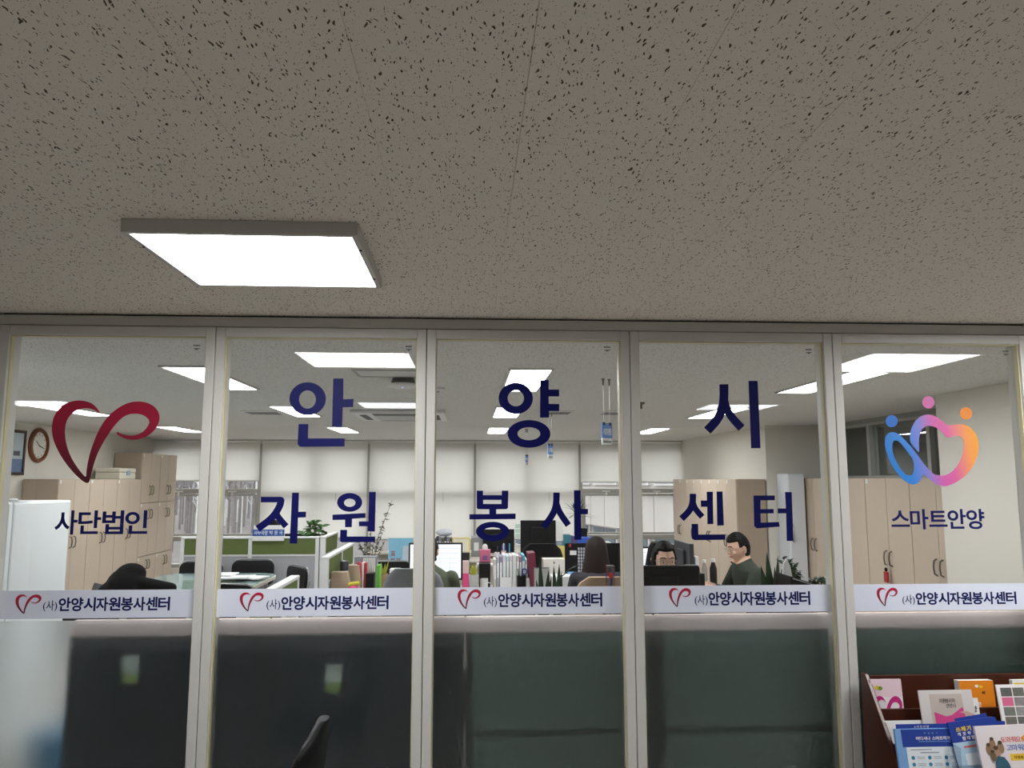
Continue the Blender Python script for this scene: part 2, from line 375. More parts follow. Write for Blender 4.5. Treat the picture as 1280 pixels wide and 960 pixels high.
# ---------------- lettering helpers
DY0, DY1 = GY - 0.0040, GY - 0.0032       # vinyl lies on the hall side of the glass
def gp(px, py): q = P(px, py, DY0); return (q.x, q.z)
GLYPH = {}
def glyph(ch, weight):
    k = (ch, weight)
    if k not in GLYPH:
        c = bpy.data.curves.new('glyph', 'FONT'); c.body = ch; c.size = 1; c.offset = weight; c.resolution_u = 4; c.extrude = 0.004
        o = bpy.data.objects.new('glyph', c); me = bpy.data.meshes.new_from_object(o)
        bpy.data.objects.remove(o); bpy.data.curves.remove(c)
        GLYPH[k] = ([v.co.copy() for v in me.vertices], [tuple(p.vertices) for p in me.polygons]); bpy.data.meshes.remove(me)
    return GLYPH[k]
def text_parts(body, x0, x1, z0, z1, y, mat, parent, off, name='letter', weight=0.02, adv=None, thick=0.0006):
    # one mesh for each character, laid out in the XZ plane facing -Y
    n = len(body); sp = sum(0.42 if ch in '() !.' else 1.0 for ch in body); cw = (x1 - x0) / sp; x = x0
    for ch in body:
        wd = cw * (0.42 if ch in '() !.' else 1.0)
        if ch != ' ':
            vs, fs = glyph(ch, weight)
            if vs:
                ax = [v.x for v in vs]; gw = max(ax) - min(ax)
                lo, hi = (-0.098, 0.847) if ch not in '()' else (-0.17, 0.88)
                sx = wd * 0.97 / max(gw, 0.3) if ch not in '()!.' else (z1 - z0) / (hi - lo)
                sx = min(sx, 1.12 * (z1 - z0) / (hi - lo))
                mb = MB(); cx = (max(ax) + min(ax)) / 2
                mb.add([(x + wd / 2 + (v.x - cx) * sx, y - (v.z + 0.004) / 0.008 * thick, z0 + (v.y - lo) / (hi - lo) * (z1 - z0)) for v in vs], fs)
                mb.build(name, mat, parent, off=off)
        x += wd

def strip_text(label):
    pass
# white band with emblem and name on each panel
HEART = [(518,235),(490,180),(440,125),(380,95),(300,82),(220,95),(150,130),(95,190),(62,270),(55,370),(75,470),(120,570),(180,670),(250,760),(330,845),(390,895),(425,912),(445,905),(452,880),(470,770),(495,660),(530,560),(590,440),(650,340),(715,260),(780,222),(850,215),(910,225),(955,250),(990,290),(975,340),(940,390),(890,425),(830,440),(770,435),(720,420),(685,400),(675,405),(690,430),(740,460),(800,477),(860,480),(930,465),(1000,425),(1050,370),(1080,300),(1083,240),(1060,180),(1010,130),(940,100),(870,90),(790,100),(720,130),(650,180),(580,250),(530,330),(490,420),(460,520),(435,620),(420,720),(415,800),(415,855),(380,825),(310,735),(250,640),(210,540),(188,440),(182,350),(200,270),(240,215),(290,180),(340,165),(400,165),(450,180),(490,205)]
def smooth_poly(p, it=1):
    for _ in range(it):
        q = []
        for i in range(len(p)):
            a, b = p[i], p[(i + 1) % len(p)]
            q += [(a[0] * .75 + b[0] * .25, a[1] * .75 + b[1] * .25), (a[0] * .25 + b[0] * .75, a[1] * .25 + b[1] * .75)]
        p = q
    return p
def heart_pts(x0, x1, z0, z1):
    return [(x0 + (x - 55) / (1083 - 55) * (x1 - x0), z1 - (y - 82) / (912 - 82) * (z1 - z0)) for x, y in smooth_poly(HEART)]
m_heart = gradient_mat('crimson_gradient_print', [(0.0, (62, 14, 28)), (0.35, (120, 20, 46)), (0.7, (160, 20, 58)), (1.0, (166, 20, 58))], 'Z', 0.0, 0.40)
m_heart_s = gradient_mat('small_crimson_gradient_print', [(0.0, (62, 14, 28)), (0.4, (150, 24, 56)), (1.0, (184, 26, 66))], 'Z', 0.0, 0.085)
hx0, hz1 = gp(67, 500); hx1, hz0 = gp(195, 604)
hm = thing('heart_emblem', 'large crimson ribbon heart sticker on the leftmost glass panel', 'sticker', ((hx0 + hx1) / 2, DY0, hz0))
MB().prism(heart_pts(hx0, hx1, hz0, hz1), DY0, DY1).build('ribbon_heart', m_heart, hm, off=hm.location)
BANDS = [  # emblem px x0,x1 ; small text x0,x1 ; main text x0,x1 ; y of main text top, bottom (at its middle)
    ((20, 50.5, 743, 767), (54, 72.5), (73.5, 213), (746.5, 763.5)),
    ((300, 329, 740.5, 764), (333, 351), (351.5, 486), (745, 762)),
    ((572, 601, 736.5, 761), (604.5, 621.5), (622.5, 753), (741.5, 758.5)),
    ((836, 864, 735, 758.5), (868, 885), (885.5, 1013), (739.5, 756.5)),
    ((1095.5, 1123, 734.5, 757.5), (1127.5, 1144), (1144.5, 1271), (740, 755.5))]
where = ['in front of the white refrigerator', 'in front of the meeting table', 'in front of the row of binders', 'in front of the man in green', 'above the brochure rack']
for i, (eb, st, mt, ty) in enumerate(BANDS):
    x0, x1 = MUL[i] + 0.043, MUL[i + 1] - 0.043
    b = thing('logo_band', 'white band sticker with heart emblem and navy name ' + where[i], 'sticker', ((x0 + x1) / 2, DY0, ZST0), group='white name bands on the glass'); o = b.location
    MB().box(x0, x1, DY0, DY1, ZST0, ZST1).build('white_band', M('white_vinyl_band', (222, 228, 244), 0.5, vary=0.01), b, off=o)
    ex0, ez1 = gp(eb[0], eb[2]); ex1, ez0 = gp(eb[1], eb[3])
    em = MB().prism(heart_pts(ex0, ex1, ez0, ez1), DY0 - 0.0008, DY0 - 0.0001).build('ribbon_heart', m_heart_s, b, off=(ex0, 0, ez0)); em.location = Vector((ex0, 0, ez0)) - o
    cx, cz1 = gp((mt[0] + mt[1]) / 2, ty[0]); _, cz0 = gp((mt[0] + mt[1]) / 2, ty[1])
    text_parts('(사)', gp(st[0], 750)[0], gp(st[1], 750)[0], cz0 + 0.003, cz1 - 0.010, DY0 - 0.0001, m_navyd, b, o, weight=0.004)
    text_parts('안양시자원봉사센터', gp(mt[0], 750)[0], gp(mt[1], 750)[0], cz0, cz1, DY0 - 0.0001, m_navyd, b, o, weight=0.028)
for body, a, c, lab in (('사단법인', (69, 638), (184, 668), 'small navy four syllable caption under the crimson heart'), ('스마트안양', (1113, 636.5), (1232, 661.5), 'small navy five syllable caption under the rainbow heart logo')):
    x0, z1 = gp(*a); x1, z0 = gp(*c); t = thing('caption_lettering', lab, 'lettering', ((x0 + x1) / 2, DY0, z0))
    text_parts(body, x0, x1, z0, z1, DY1, m_navyd, t, t.location, weight=0.02, thick=0.0008)

# big syllables, traced in glass coordinates
def stroke(pts, wd):
    L = []; Rr = []
    for i, p in enumerate(pts):
        a = pts[max(i - 1, 0)]; b = pts[min(i + 1, len(pts) - 1)]; dx, dy = b[0] - a[0], b[1] - a[1]; l = math.hypot(dx, dy)
        nx, ny = -dy / l * wd / 2, dx / l * wd / 2; L.append((p[0] + nx, p[1] + ny)); Rr.append((p[0] - nx, p[1] - ny))
    return L + Rr[::-1]
def ringz(x0, x1, y0, y1, ix0, ix1, iy0, iy1):
    return (ellipse((x0 + x1) / 2, (y0 + y1) / 2, (x1 - x0) / 2, (y1 - y0) / 2), ellipse((ix0 + ix1) / 2, (iy0 + iy1) / 2, (ix1 - ix0) / 2, (iy1 - iy0) / 2))
def bez(p, n=8):
    q = list(p)
    for _ in range(2):
        r = [q[0]]
        for i in range(len(q) - 1):
            a, b = q[i], q[i + 1]; r += [(a[0] * .75 + b[0] * .25, a[1] * .75 + b[1] * .25), (a[0] * .25 + b[0] * .75, a[1] * .25 + b[1] * .75)]
        q = r + [q[-1]]
    return q
Z4, Z5, Z7, Z8, Z9, ZA, ZB = (250, 390, 300 / 1280), (250, 590, 300 / 1280), (520, 400, 280 / 1280), (520, 580, 280 / 1280), (780, 400, 280 / 1280), (780, 580, 280 / 1280), (390, 620, 150 / 1200)
ZC = (270, 590, 130 / 832)
LETTERS = [
 ('top row syllable over the green cubicle, leftmost of the large navy letters', [
   (Z4, ringz(477, 671, 375, 551, 528, 618, 418, 515)), (Z4, [(711, 355), (765, 355), (764, 466), (819, 464), (817, 507), (762, 508), (758, 612), (704, 612)]),
   (Z4, [(526, 598), (578, 598), (576, 674), (773, 674), (771, 717), (535, 719), (521, 706)])]),
 ('top row navy syllable with two rings on the middle panel', [
   (Z7, ringz(472, 668, 358, 538, 524, 617, 402, 493)), (Z7, [(710, 343), (758, 343), (758, 397), (818, 398), (818, 437), (758, 437), (759, 479), (819, 480), (818, 521), (760, 521), (760, 558), (709, 558)]),
   (Z7, ringz(523, 768, 572, 730, 580, 710, 613, 687))]),
 ('top row navy syllable above the far beige cabinets', [
   (Z9, stroke(bez([(571, 367), (572, 440), (565, 500), (535, 570), (476, 632)]), 51)), (Z9, stroke(bez([(573, 462), (585, 510), (622, 565), (672, 618)]), 46)),
   (Z9, [(711, 348), (763, 348), (779, 732), (726, 733)])]),
 ('lower row navy syllable before the birch window, left of the leafy plant', [
   (ZC, [(358, 198), (520, 198), (540, 205), (545, 225), (540, 243), (358, 243)]), (ZC, stroke(bez([(522, 215), (512, 275), (450, 370), (333, 455)]), 56)), (ZC, stroke(bez([(478, 325), (500, 365), (562, 435)]), 50)),
   (ZC, [(610, 165), (665, 165), (660, 318), (722, 317), (720, 363), (657, 365), (650, 573), (590, 571)])]),
 ('lower row navy syllable above the binder shelf, right of the leafy plant', [
   (Z5, ringz(731, 865, 112, 212, 768, 829, 142, 186)), (ZB, [(205, 187), (535, 170), (537, 218), (401, 228), (398, 312), (330, 312), (330, 238), (205, 240)]),
   (Z5, [(902, 106), (938, 106), (933, 318), (893, 316), (894, 290), (848, 289), (848, 264), (898, 263)]), (ZB, [(283, 338), (352, 338), (350, 405), (632, 405), (632, 460), (295, 462), (281, 450)])]),
 ('lower row navy syllable with a bottom ring, above the row of binders', [
   (Z8, ([(347, 152), (383, 152), (383, 178), (490, 178), (490, 152), (528, 152), (526, 250), (518, 258), (458, 259), (458, 285), (570, 283), (569, 315), (305, 317), (305, 287), (419, 286), (419, 259), (355, 258), (347, 250)], [(384, 205), (488, 205), (488, 228), (384, 228)])),
   (Z8, ringz(342, 533, 330, 441, 386, 490, 362, 407))]),
 ('lower row navy syllable above the woman with brown hair', [
   (Z8, stroke(bez([(803, 163), (802, 230), (785, 285), (729, 362)]), 37)), (Z8, stroke(bez([(803, 228), (818, 275), (871, 350)]), 36)),
   (Z8, [(902, 150), (940, 150), (941, 256), (983, 257), (982, 287), (942, 288), (945, 432), (904, 434)])]),
 ('lower row navy syllable before the beige cabinet doors, left of the man in green', [
   (ZA, stroke(bez([(394, 170), (393, 225), (375, 268), (329, 313)]), 37)), (ZA, stroke(bez([(394, 222), (405, 255), (447, 302)]), 34)),
   (ZA, [(472, 158), (507, 158), (510, 343), (476, 344), (475, 245), (440, 245), (438, 208), (473, 208)]), (ZA, [(528, 157), (562, 157), (570, 351), (532, 352)]), (ZA, [(385, 342), (422, 342), (424, 403), (577, 402), (578, 433), (400, 435), (386, 425)])]),
 ('lower row navy syllable before the white locker, rightmost of the large letters', [
   (ZA, [(740, 180), (862, 180), (862, 207), (780, 208), (780, 258), (855, 257), (856, 282), (780, 283), (782, 335), (885, 331), (890, 358), (760, 368), (744, 355)]),
   (ZA, [(920, 160), (958, 160), (968, 440), (930, 440), (926, 282), (878, 282), (878, 254), (925, 254)])]),
]
for lab, parts in LETTERS:
    mk = []
    for z, poly in parts:
        def tr_(l): return [gp(z[0] + x * z[2], z[1] + y * z[2]) for x, y in l]
        hole = None
        if isinstance(poly, tuple): hole = tr_(poly[1]); poly = poly[0]
        mk.append(MB().prism(tr_(poly), DY0, DY1, hole))
    xs = [v.x for m in mk for v in m.v]; zs = [v.z for m in mk for v in m.v]
    t = thing('vinyl_letter', lab, 'letter', ((min(xs) + max(xs)) / 2, DY0, min(zs)), group='large navy vinyl letters')
    for k, m in enumerate(mk):
        ob = m.build('letter_stroke', m_navy, t, off=t.location)
        ob.location.y = -0.0009 * k        # overlapping strokes keep their own plane

# rainbow heart logo
ZL = (1090, 480, 150 / 1029)
LOOP = [(110,490),(115,450),(140,420),(175,410),(215,420),(260,455),(330,530),(400,620),(440,680),(500,745),(540,780),(590,787),(640,780),(690,750),(740,690),(775,610),(790,530),(785,480),(765,455),(735,442),(690,448),(645,465),(620,430),(570,385),(520,360),(480,357),(440,375),(415,410),(403,470),(402,540),(408,590),(380,565),(335,510),(323,480),(328,420),(345,360),(380,305),(430,270),(480,260),(530,270),(590,305),(650,360),(700,348),(770,343),(830,360),(880,410),(910,470),(918,540),(905,620),(870,700),(820,770),(760,820),(690,860),(630,880),(580,872),(540,855),(490,810),(432,765),(428,800),(410,840),(370,862),(330,860),(270,825),(210,760),(160,680),(125,590),(110,520)]
HOLE = [(172,540),(178,500),(195,485),(215,485),(240,500),(290,560),(340,630),(358,660),(362,700),(360,740),(350,775),(325,788),(290,775),(250,735),(210,670),(180,600)]
def zl(l): return [gp(ZL[0] + x * ZL[2], ZL[1] + y * ZL[2]) for x, y in l]
lo_ = gp(ZL[0] + 110 * ZL[2], ZL[1] + 880 * ZL[2]); hi_ = gp(ZL[0] + 918 * ZL[2], ZL[1] + 260 * ZL[2])
t = thing('rainbow_logo', 'rainbow heart logo with three coloured dots on the rightmost panel', 'sticker', (lo_[0], DY0, lo_[1]))
m_rain = gradient_mat('rainbow_print', [(0.0, (6, 112, 190)), (0.28, (36, 116, 196)), (0.42, (108, 112, 186)), (0.56, (182, 84, 152)), (0.68, (188, 84, 140)), (0.86, (206, 132, 70)), (1.0, (204, 140, 30))], 'X', 0.0, hi_[0] - lo_[0] + 0.03, tilt=0.12)
MB().prism(smooth_poly(zl(LOOP)), DY0, DY1, smooth_poly(zl(HOLE))).build('heart_loop', m_rain, t, off=t.location)
for cx, cy, r, c, nm in ((169, 319, 52, (8, 98, 184), 'blue'), (484, 158, 53, (182, 90, 150), 'pink'), (806, 252, 53, (198, 120, 48), 'orange')):
    tag(MB().prism(zl(ellipse(cx, cy, r, r, 32)), DY0, DY1).build('dot', M(nm + '_vinyl', c, 0.4, vary=0.01), t, off=t.location), nm + ' dot')

# ------------------------------------------------------------------ lamps
lamp_white = emitter('hall_lamp_diffuser', (1.0, 0.99, 0.975, 1), HALL_LAMP)
lamp_back = emitter('hall_lamp_diffuser_far', (0.93, 0.95, 1.0, 1), HALL_LAMP_BACK)
lamp_off = emitter('office_lamp_diffuser', (0.97, 0.98, 0.995, 1), OFFICE_LAMP)
def panel_lamp(name, label, x0, x1, y0, y1, depth, em, group):
    t = thing(name, label, 'lamp', ((x0 + x1) / 2, (y0 + y1) / 2, CEIL), group=group); hx, hy = (x1 - x0) / 2, (y1 - y0) / 2; b = 0.018
    for a in ((-hx, hx, -hy, -hy + b), (-hx, hx, hy - b, hy), (-hx, -hx + b, -hy + b, hy - b), (hx - b, hx, -hy + b, hy - b)):
        MB().box(*a, -depth, 0).build('frame_edge', M('lamp_frame_paint', (205, 203, 200), 0.45, vary=0.02), t, bevel=0.002)
    MB().box(-hx + b, hx - b, -hy + b, hy - b, -depth + 0.006, -depth + 0.012).build('diffuser', em, t)
    for sx in (-1, 1):
        for sy in (-0.55, 0.55): MB().lathe([(0.004, -0.003), (0.004, 0)], (sx * (hx - 0.009), sy * hy, -depth), 8).build('screw', m_dark, t)
    return t
q0 = PZ(150, 289, 2.362); q1 = PZ(467, 360, 2.362)
lx0, ly0, ly1 = q0.x, q0.y, q1.y; lx1 = PZ(446, 293, 2.362).x
panel_lamp('panel_lamp', 'square white panel lamp on the hall ceiling, lit', lx0, lx1, ly0, ly1, 0.04, lamp_white, 'hall panel lamps')
panel_lamp('panel_lamp', 'lit square panel lamp whose reflection shows above the rainbow logo', 2.17, 2.83, -1.31, -0.55, 0.04, lamp_white, 'hall panel lamps')
for k, dx in enumerate((-3.2, 0, 3.2)):
    panel_lamp('panel_lamp', ['lit square panel lamp reflected beside the crimson heart', 'lit square panel lamp reflected on the ceiling unit', 'lit square panel lamp reflected below the top right letter'][k], -1.03 + dx, -0.34 + dx, -4.02, -3.40, 0.04, lamp_back, 'hall panel lamps')
panel_lamp('store_fill_light', 'dim light panel added behind the transom to brighten its dark glass', 5.3, 5.9, 4.6, 5.2, 0.03, emitter('store_fill_glow', (0.95, 1.0, 0.97, 1), 5.0), 'added store room fill light')  # unseen light panel, added so the dark transom glass looks brighter
row_n = ['near', 'middle', 'far']; col_n = ['along the left cabinets', 'above the meeting table', 'above the middle desks', 'right of the middle desks']
for ci, xc in enumerate((-4.13, -1.83, 0.395, 2.66)):
    for ri, y0 in enumerate((1.55, 4.2, 7.25)):
        panel_lamp('ceiling_lamp', 'long white ceiling lamp %s, %s of its line' % (col_n[ci], ['nearest', 'middle', 'farthest'][ri]), xc - 0.15, xc + 0.15, y0, y0 + 1.27, 0.012, lamp_off, 'long office ceiling lamps')

# ------------------------------------------------------------------ window wall
BX = [XL + i * (XR1 - XL) / 5 for i in range(6)]
struct('wall_back', MB().box(XL, XR1, YB, YB + 0.2, 0, 0.14).box(XL, XR1, YB, YB + 0.2, 2.33, CEIL), m_wall, 'cream wall strip around the office windows')
m_blind = blind_mat()
for i in range(5):
    x0, x1 = BX[i], BX[i + 1]; xm = (x0 + x1) / 2
    wn = bpy.data.objects.new('window_%d' % (i + 6), None); COL.objects.link(wn); wn.location = (x0, YB, 0); o = wn.location
    tag(wn, ['office window beside the left cabinets', 'office window behind the leafy plant', 'office window behind the blue poster', 'office window behind the black monitors', 'office window with a pale building outside'][i], kind='structure')
    for a, b in ((x0, x0 + 0.06), (xm - 0.035, xm + 0.035), (x1 - 0.06, x1)): MB().box(a, b, YB - 0.01, YB + 0.12, 0.14, 2.33).build('mullion', m_alu, wn, bevel=0.004, off=o)
    for a, b in ((0.14, 0.20), (0.60, 0.68), (1.44, 1.52), (2.27, 2.33)): MB().box(x0 + 0.06, x1 - 0.06, YB, YB + 0.1, a, b).build('rail', m_alu, wn, bevel=0.004, off=o)
    for a, b in ((x0 + 0.06, xm - 0.035), (xm + 0.035, x1 - 0.06)):
        for c, d in ((0.20, 0.60), (0.68, 1.44), (1.52, 2.27)):
            MB().box(a, b, YB + 0.05, YB + 0.056, c, d).build('pane', m_winglass, wn, off=o)
        if i in (0, 4):   # opening sash
            for e in ((a, a + 0.045, 0.69, 1.43), (b - 0.045, b, 0.69, 1.43), (a + 0.045, b - 0.045, 1.39, 1.43), (a + 0.045, b - 0.045, 0.69, 0.73)):
                MB().box(e[0], e[1], YB - 0.035, YB + 0.005, e[2], e[3]).build('sash_frame', m_alu, wn, bevel=0.004, off=o)
            MB().box((a + b) / 2 - 0.07, (a + b) / 2 + 0.07, YB - 0.06, YB - 0.036, 1.46, 1.485).box((a + b) / 2 - 0.012, (a + b) / 2 + 0.012, YB - 0.07, YB - 0.036, 1.40, 1.47).build('window_handle', m_white, wn, off=o)
    # roller blind
    zb = (1.655, 0.66, 0.62, 0.62, 1.63)[i]
    for k, (a, b) in enumerate((((x0 + 0.02, xm - 0.005), (xm + 0.005, x1 - 0.02)) if i in (0, 4) else ((x0 + 0.02, x1 - 0.02),))):
        t = thing('roller_blind', ['cream roller blind half drawn over the window %s' % ('next to the left cabinets' if k == 0 else 'with the birch trees'), 'long cream roller blind behind the leafy plant', 'long cream roller blind behind the blue poster', 'long cream roller blind behind the black monitors', 'cream roller blind half drawn over the %s pane before the pale building' % ('left' if k == 0 else 'right')][i], 'blind', ((a + b) / 2, YB - 0.09, zb), group='cream roller blinds'); o2 = t.location
        MB().box(a, b, YB - 0.0905, YB - 0.0895, zb + 0.02, 2.355).build('blind_fabric', m_blind, t, off=o2)
        MB().box(a, b, YB - 0.097, YB - 0.083, zb, zb + 0.022).build('bottom_bar', m_white, t, bevel=0.003, off=o2)
        MB().tube([(a, YB - 0.09, 2.372), (b, YB - 0.09, 2.372)], 0.022, 12).build('roller', m_white, t, off=o2)
        if i in (1, 2, 3): MB().tube([(b - 0.55, YB - 0.105, 1.45), (b - 0.55, YB - 0.105, 1.30)], 0.004, 6).build('pull_tab', m_alu, t, off=o2)

# ------------------------------------------------------------------ outside
gy = []
g = MB(); NX, NY = 24, 14; random.seed(3)
def hz(x, y): return -2.6 + max(0, (y - 22)) * 0.05 + max(0, y - 60) * 0.6 + 0.35 * math.sin(x * 0.5) + 0.25 * math.sin(y * 0.7 + x)
for j in range(NY + 1):
    for i in range(NX + 1):
        x = -60 + 100 * i / NX; y = 11.5 + 75 * j / NY; gy.append((x, y, hz(x, y)))
g.add(gy, [(j * (NX + 1) + i, j * (NX + 1) + i + 1, (j + 1) * (NX + 1) + i + 1, (j + 1) * (NX + 1) + i) for j in range(NY) for i in range(NX)])
g.box(-60, 40, 11.5, 86.5, -9, -8)
struct('ground', g, M('winter_hillside', (102, 99, 97), 0.95, vary=0.35, scale=0.8), 'brown winter hillside outside the windows', smooth=True)
m_bark = [M('pale_bark', (176, 176, 176), 0.9, vary=0.25, scale=4), M('grey_bark', (108, 104, 104), 0.9, vary=0.3, scale=4)]
def tree(seed):
    random.seed(seed); t = thing('bare_tree', 'bare pale trunked tree on the hillside outside the left window', 'tree', group='bare trees on the hillside')
    h = random.uniform(7, 10); b = m_bark[seed % 2]
    MB().tube([(0, 0, -0.8), (0.05, 0, h * 0.4), (-0.05, 0.05, h * 0.75), (0.02, 0, h)], [0.085, 0.065, 0.045, 0.015], 6).build('trunk', b, t, smooth=True)
    m = MB()
    for k in range(34):
        z = h * random.uniform(0.3, 0.97); a = random.uniform(0, 6.28); l = random.uniform(0.3, 0.75) * (1.15 - z / h) + 0.12
        p1 = Vector((math.cos(a) * l, math.sin(a) * l, z + l * 0.8))
        m.tube([(0, 0, z), p1 * 0.5 + Vector((0, 0, z * 0.5)) , p1], [0.03, 0.02, 0.008], 5)
        for s_ in (0.45, 0.75):
            q = Vector((0, 0, z)).lerp(p1, s_); m.tube([q, q + Vector((random.uniform(-.2, .2), random.uniform(-.2, .2), 0.45))], [0.013, 0.005], 4)
    tag(m.build('branches', b, t), kind='stuff'); return t
protos = [tree(s) for s in (11, 12, 13, 14)]; used = set(); random.seed(21)
spots = []
while len(spots) < 90:
    y = random.uniform(33, 62); x = random.uniform(-0.40, -0.24) * (y + 3.4)
    if all((x - p[0]) ** 2 + (y - p[1]) ** 2 > 1.7 for p in spots): spots.append((x, y))
for k, (x, y) in enumerate(spots):
    pr = protos[k % 4]; loc = (x, y, hz(x, y))
    if k < 4: pr.location = loc
    else: dup(pr, loc, random.uniform(0, 6.28)).scale = (random.uniform(0.85, 1.1),) * 3
# pale office building across the yard
A0 = P(690, 600, 30.0); B0 = P(905, 600, 17.0); u = Vector((B0.x - A0.x, B0.y - A0.y, 0)); LN = u.length; ang = math.atan2(u.y, u.x)
bt = thing('office_building', 'pale concrete office building across the yard', 'building', (A0.x, A0.y, -3.5), ang)
m_conc = M('pale_concrete', (160, 156, 151), 0.85, vary=0.08, scale=1.5)
MB().box(-14, LN + 8, 0.4, 10, 0, 9).build('wall', m_conc, bt)
pan = None; npan = int((LN + 20) / 1.25)
for r_, (za, zb) in enumerate(((3.55, 4.75), (0.9, 1.9), (6.7, 7.9))):
    for k in range(npan):
        MB().box(-13.9 + k * 1.25, -13.9 + k * 1.25 + 1.21, -0.25, 0.42, za, zb).build('facade_panel', m_conc, bt)
MB().box(-14, LN + 8, -0.42, 0.4, 4.75, 4.9).build('cornice', m_conc, bt)
for za, zb in ((1.95, 3.5), (5.0, 6.6)):
    for k in range(int((LN + 20) / 2.5)):
        x = -13.7 + k * 2.5
        f = MB().box(x, x + 2.1, 0.3, 0.42, za, zb).build('window', M('far_window_frame', (190, 188, 186), 0.5), bt)
        for q in (0, 1): MB().box(x + 0.08 + q * 1.0, x + 0.98 + q * 1.0, 0.26, 0.31, za + 0.08, zb - 0.08).build('pane', M('far_window_glass', (92, 104, 112), 0.15, vary=0.1), f)

# ------------------------------------------------------------------ cabinets
def cabinet(name, label, w_, dep, h, loc, rz, group, handles=True, tags=(1, 1), base=0.06, hz_=None):
    t = thing(name, label, 'cabinet', loc, rz, group)
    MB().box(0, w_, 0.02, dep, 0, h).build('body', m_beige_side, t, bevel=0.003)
    hz_ = hz_ or h * 0.52
    for s in (0, 1):
        x0 = 0.003 + s * w_ / 2; x1 = x0 + w_ / 2 - 0.006
        d = MB().box(x0, x1, 0, 0.0195, base, h - 0.003).build('door', m_beige, t, bevel=0.002)
        hx = (x1 - 0.045) if s == 0 else (x0 + 0.045)
        pts = [(hx, -0.001, hz_ + 0.075), (hx, -0.028, hz_ + 0.06), (hx, -0.036, hz_), (hx, -0.028, hz_ - 0.06), (hx, -0.001, hz_ - 0.075)]
        MB().tube(pts, 0.008, 8).build('handle', M('dull_handle_metal', (118, 114, 108), 0.4, 0.6), d, smooth=True)
        if s == 0: MB().lathe([(0.011, -0.004), (0.011, 0.0)], (0, 0, 0), 12).xf(Matrix.Translation((x1 - 0.02, -0.001, hz_ - 0.13)) @ Matrix.Rotation(R(90), 4, 'X')).build('lock', m_metal, d)
        if tags[s]: MB().box(x0 + 0.02, x0 + 0.065, -0.0012, -0.0002, h - 0.06, h - 0.012).build('tag_sticker', m_paper, d)
    return t
# left wall, fronts face +X
for k in range(3):
    cabinet('tall_cabinet', ['tall beige two door cabinet nearest on the left wall, under the clock', 'tall beige cabinet in the middle of the left row', 'tall beige cabinet under the cream storage box'][k], 0.825, 0.44, 1.69, (XL + 0.46, 6.79 + k * 0.83, 0), R(90), 'tall beige cabinets on the left wall', tags=((1, 0), (1, 0), (1, 0))[k], hz_=0.87)
for c in range(2):
    y0 = 9.285 + c * 0.725
    for lv, (za, h) in enumerate(((0, 0.465), (0.468, 0.84), (1.311, 0.80))):
        cabinet('stacked_cabinet', 'beige cabinet by the left window, %s of the %s stack' % (('bottom', 'middle', 'top')[lv], ('nearer', 'farther')[c]), 0.72, 0.44, h, (XL + 0.46, y0, za), R(90), 'stacked beige cabinets', tags=(1, 0), base=0.004 if lv else 0.05, hz_=(0.33, 0.66, 0.2)[lv])
# right wall far, fronts face -X (local x runs toward the camera)
for k in range(4):
    cabinet('tall_cabinet', ['tall beige cabinet next to the pale building window', 'second tall beige cabinet from the right window', 'third tall beige cabinet from the right window', 'tall beige cabinet with its side panel beside the white locker'][k], 0.79, 0.40, 1.69, (XR1 - 0.42, 9.90 - k * 0.793, 0), R(-90), 'tall beige cabinets on the far right wall', tags=(1, 1), hz_=0.86)
# alcove
for k in range(4):
    cabinet('tall_locker', ['tall beige locker beside the white locker', 'second tall beige locker from the white locker', 'tall beige locker with a red key tag', 'tall beige locker at the cream wall, nearest of its row'][k], 0.855, 0.38, 1.70, (XR2 - 0.40, 6.60 - k * 0.86, 0), R(-90), 'tall beige lockers in the alcove', tags=((1, 0), (1, 0), (1, 0), (1, 0))[k], hz_=0.88)
kt = A(1115, 716, 7.5)
kt = Vector((XR2 - 0.445, 4.455, 0.80))
t = thing('key_tag', 'red key tag hanging on the locker door', 'key tag', kt)
MB().tube([(0.03, 0, 0.02), (0.012, 0, 0.01), (0, 0, -0.01)], 0.003, 6).build('key_ring', m_metal, t)
MB().box(-0.012, 0.012, -0.035, 0.035, -0.16, -0.05).build('tag', M('red_tag', (176, 52, 60), 0.5), t, bevel=0.008)
MB().ell((0, 0, -0.03), (0.014, 0.022, 0.022)).build('bead', m_black, t, smooth=True)
# white steel locker in front of the step in the wall
q = A(970, 592, 10.0); q2 = A(1003, 592, 10.0)
t = thing('white_locker', 'tall bluish white locker between the beige cabinets', 'locker', (4.07, 6.34, 0))
MB().box(-0.02, 0.20, 0, 0.36, 0, 1.76).build('body', M('bluish_white_enamel', (224, 228, 234), 0.35, vary=0.02), t, bevel=0.02, seg=3)
MB().box(-0.012, 0.192, -0.012, 0.0, 0.06, 1.74).build('door', M('bluish_white_enamel'), t, bevel=0.005)
MB().tube([(0.02, -0.012, 1.12), (0.02, -0.045, 1.08), (0.02, -0.045, 0.94), (0.02, -0.012, 0.90)], 0.008, 8).build('handle', m_metal, t, smooth=True)

# storage box on the left cabinets
t = thing('storage_box', 'cream plastic storage box with a blue latch on the cabinets', 'box', (XL + 0.27, 8.82, 1.69))
mcr = M('cream_plastic', (226, 222, 204), 0.45)
MB().box(-0.19, 0.17, -0.28, 0.28, 0, 0.10).build('box_base', mcr, t, bevel=0.012)
MB().box(-0.195, 0.175, -0.285, 0.285, 0.102, 0.17).build('lid', mcr, t, bevel=0.02)
MB().box(0.165, 0.185, -0.05, 0.05, 0.06, 0.13).build('latch', M('pale_blue_plastic', (160, 180, 204), 0.4), t, bevel=0.006)
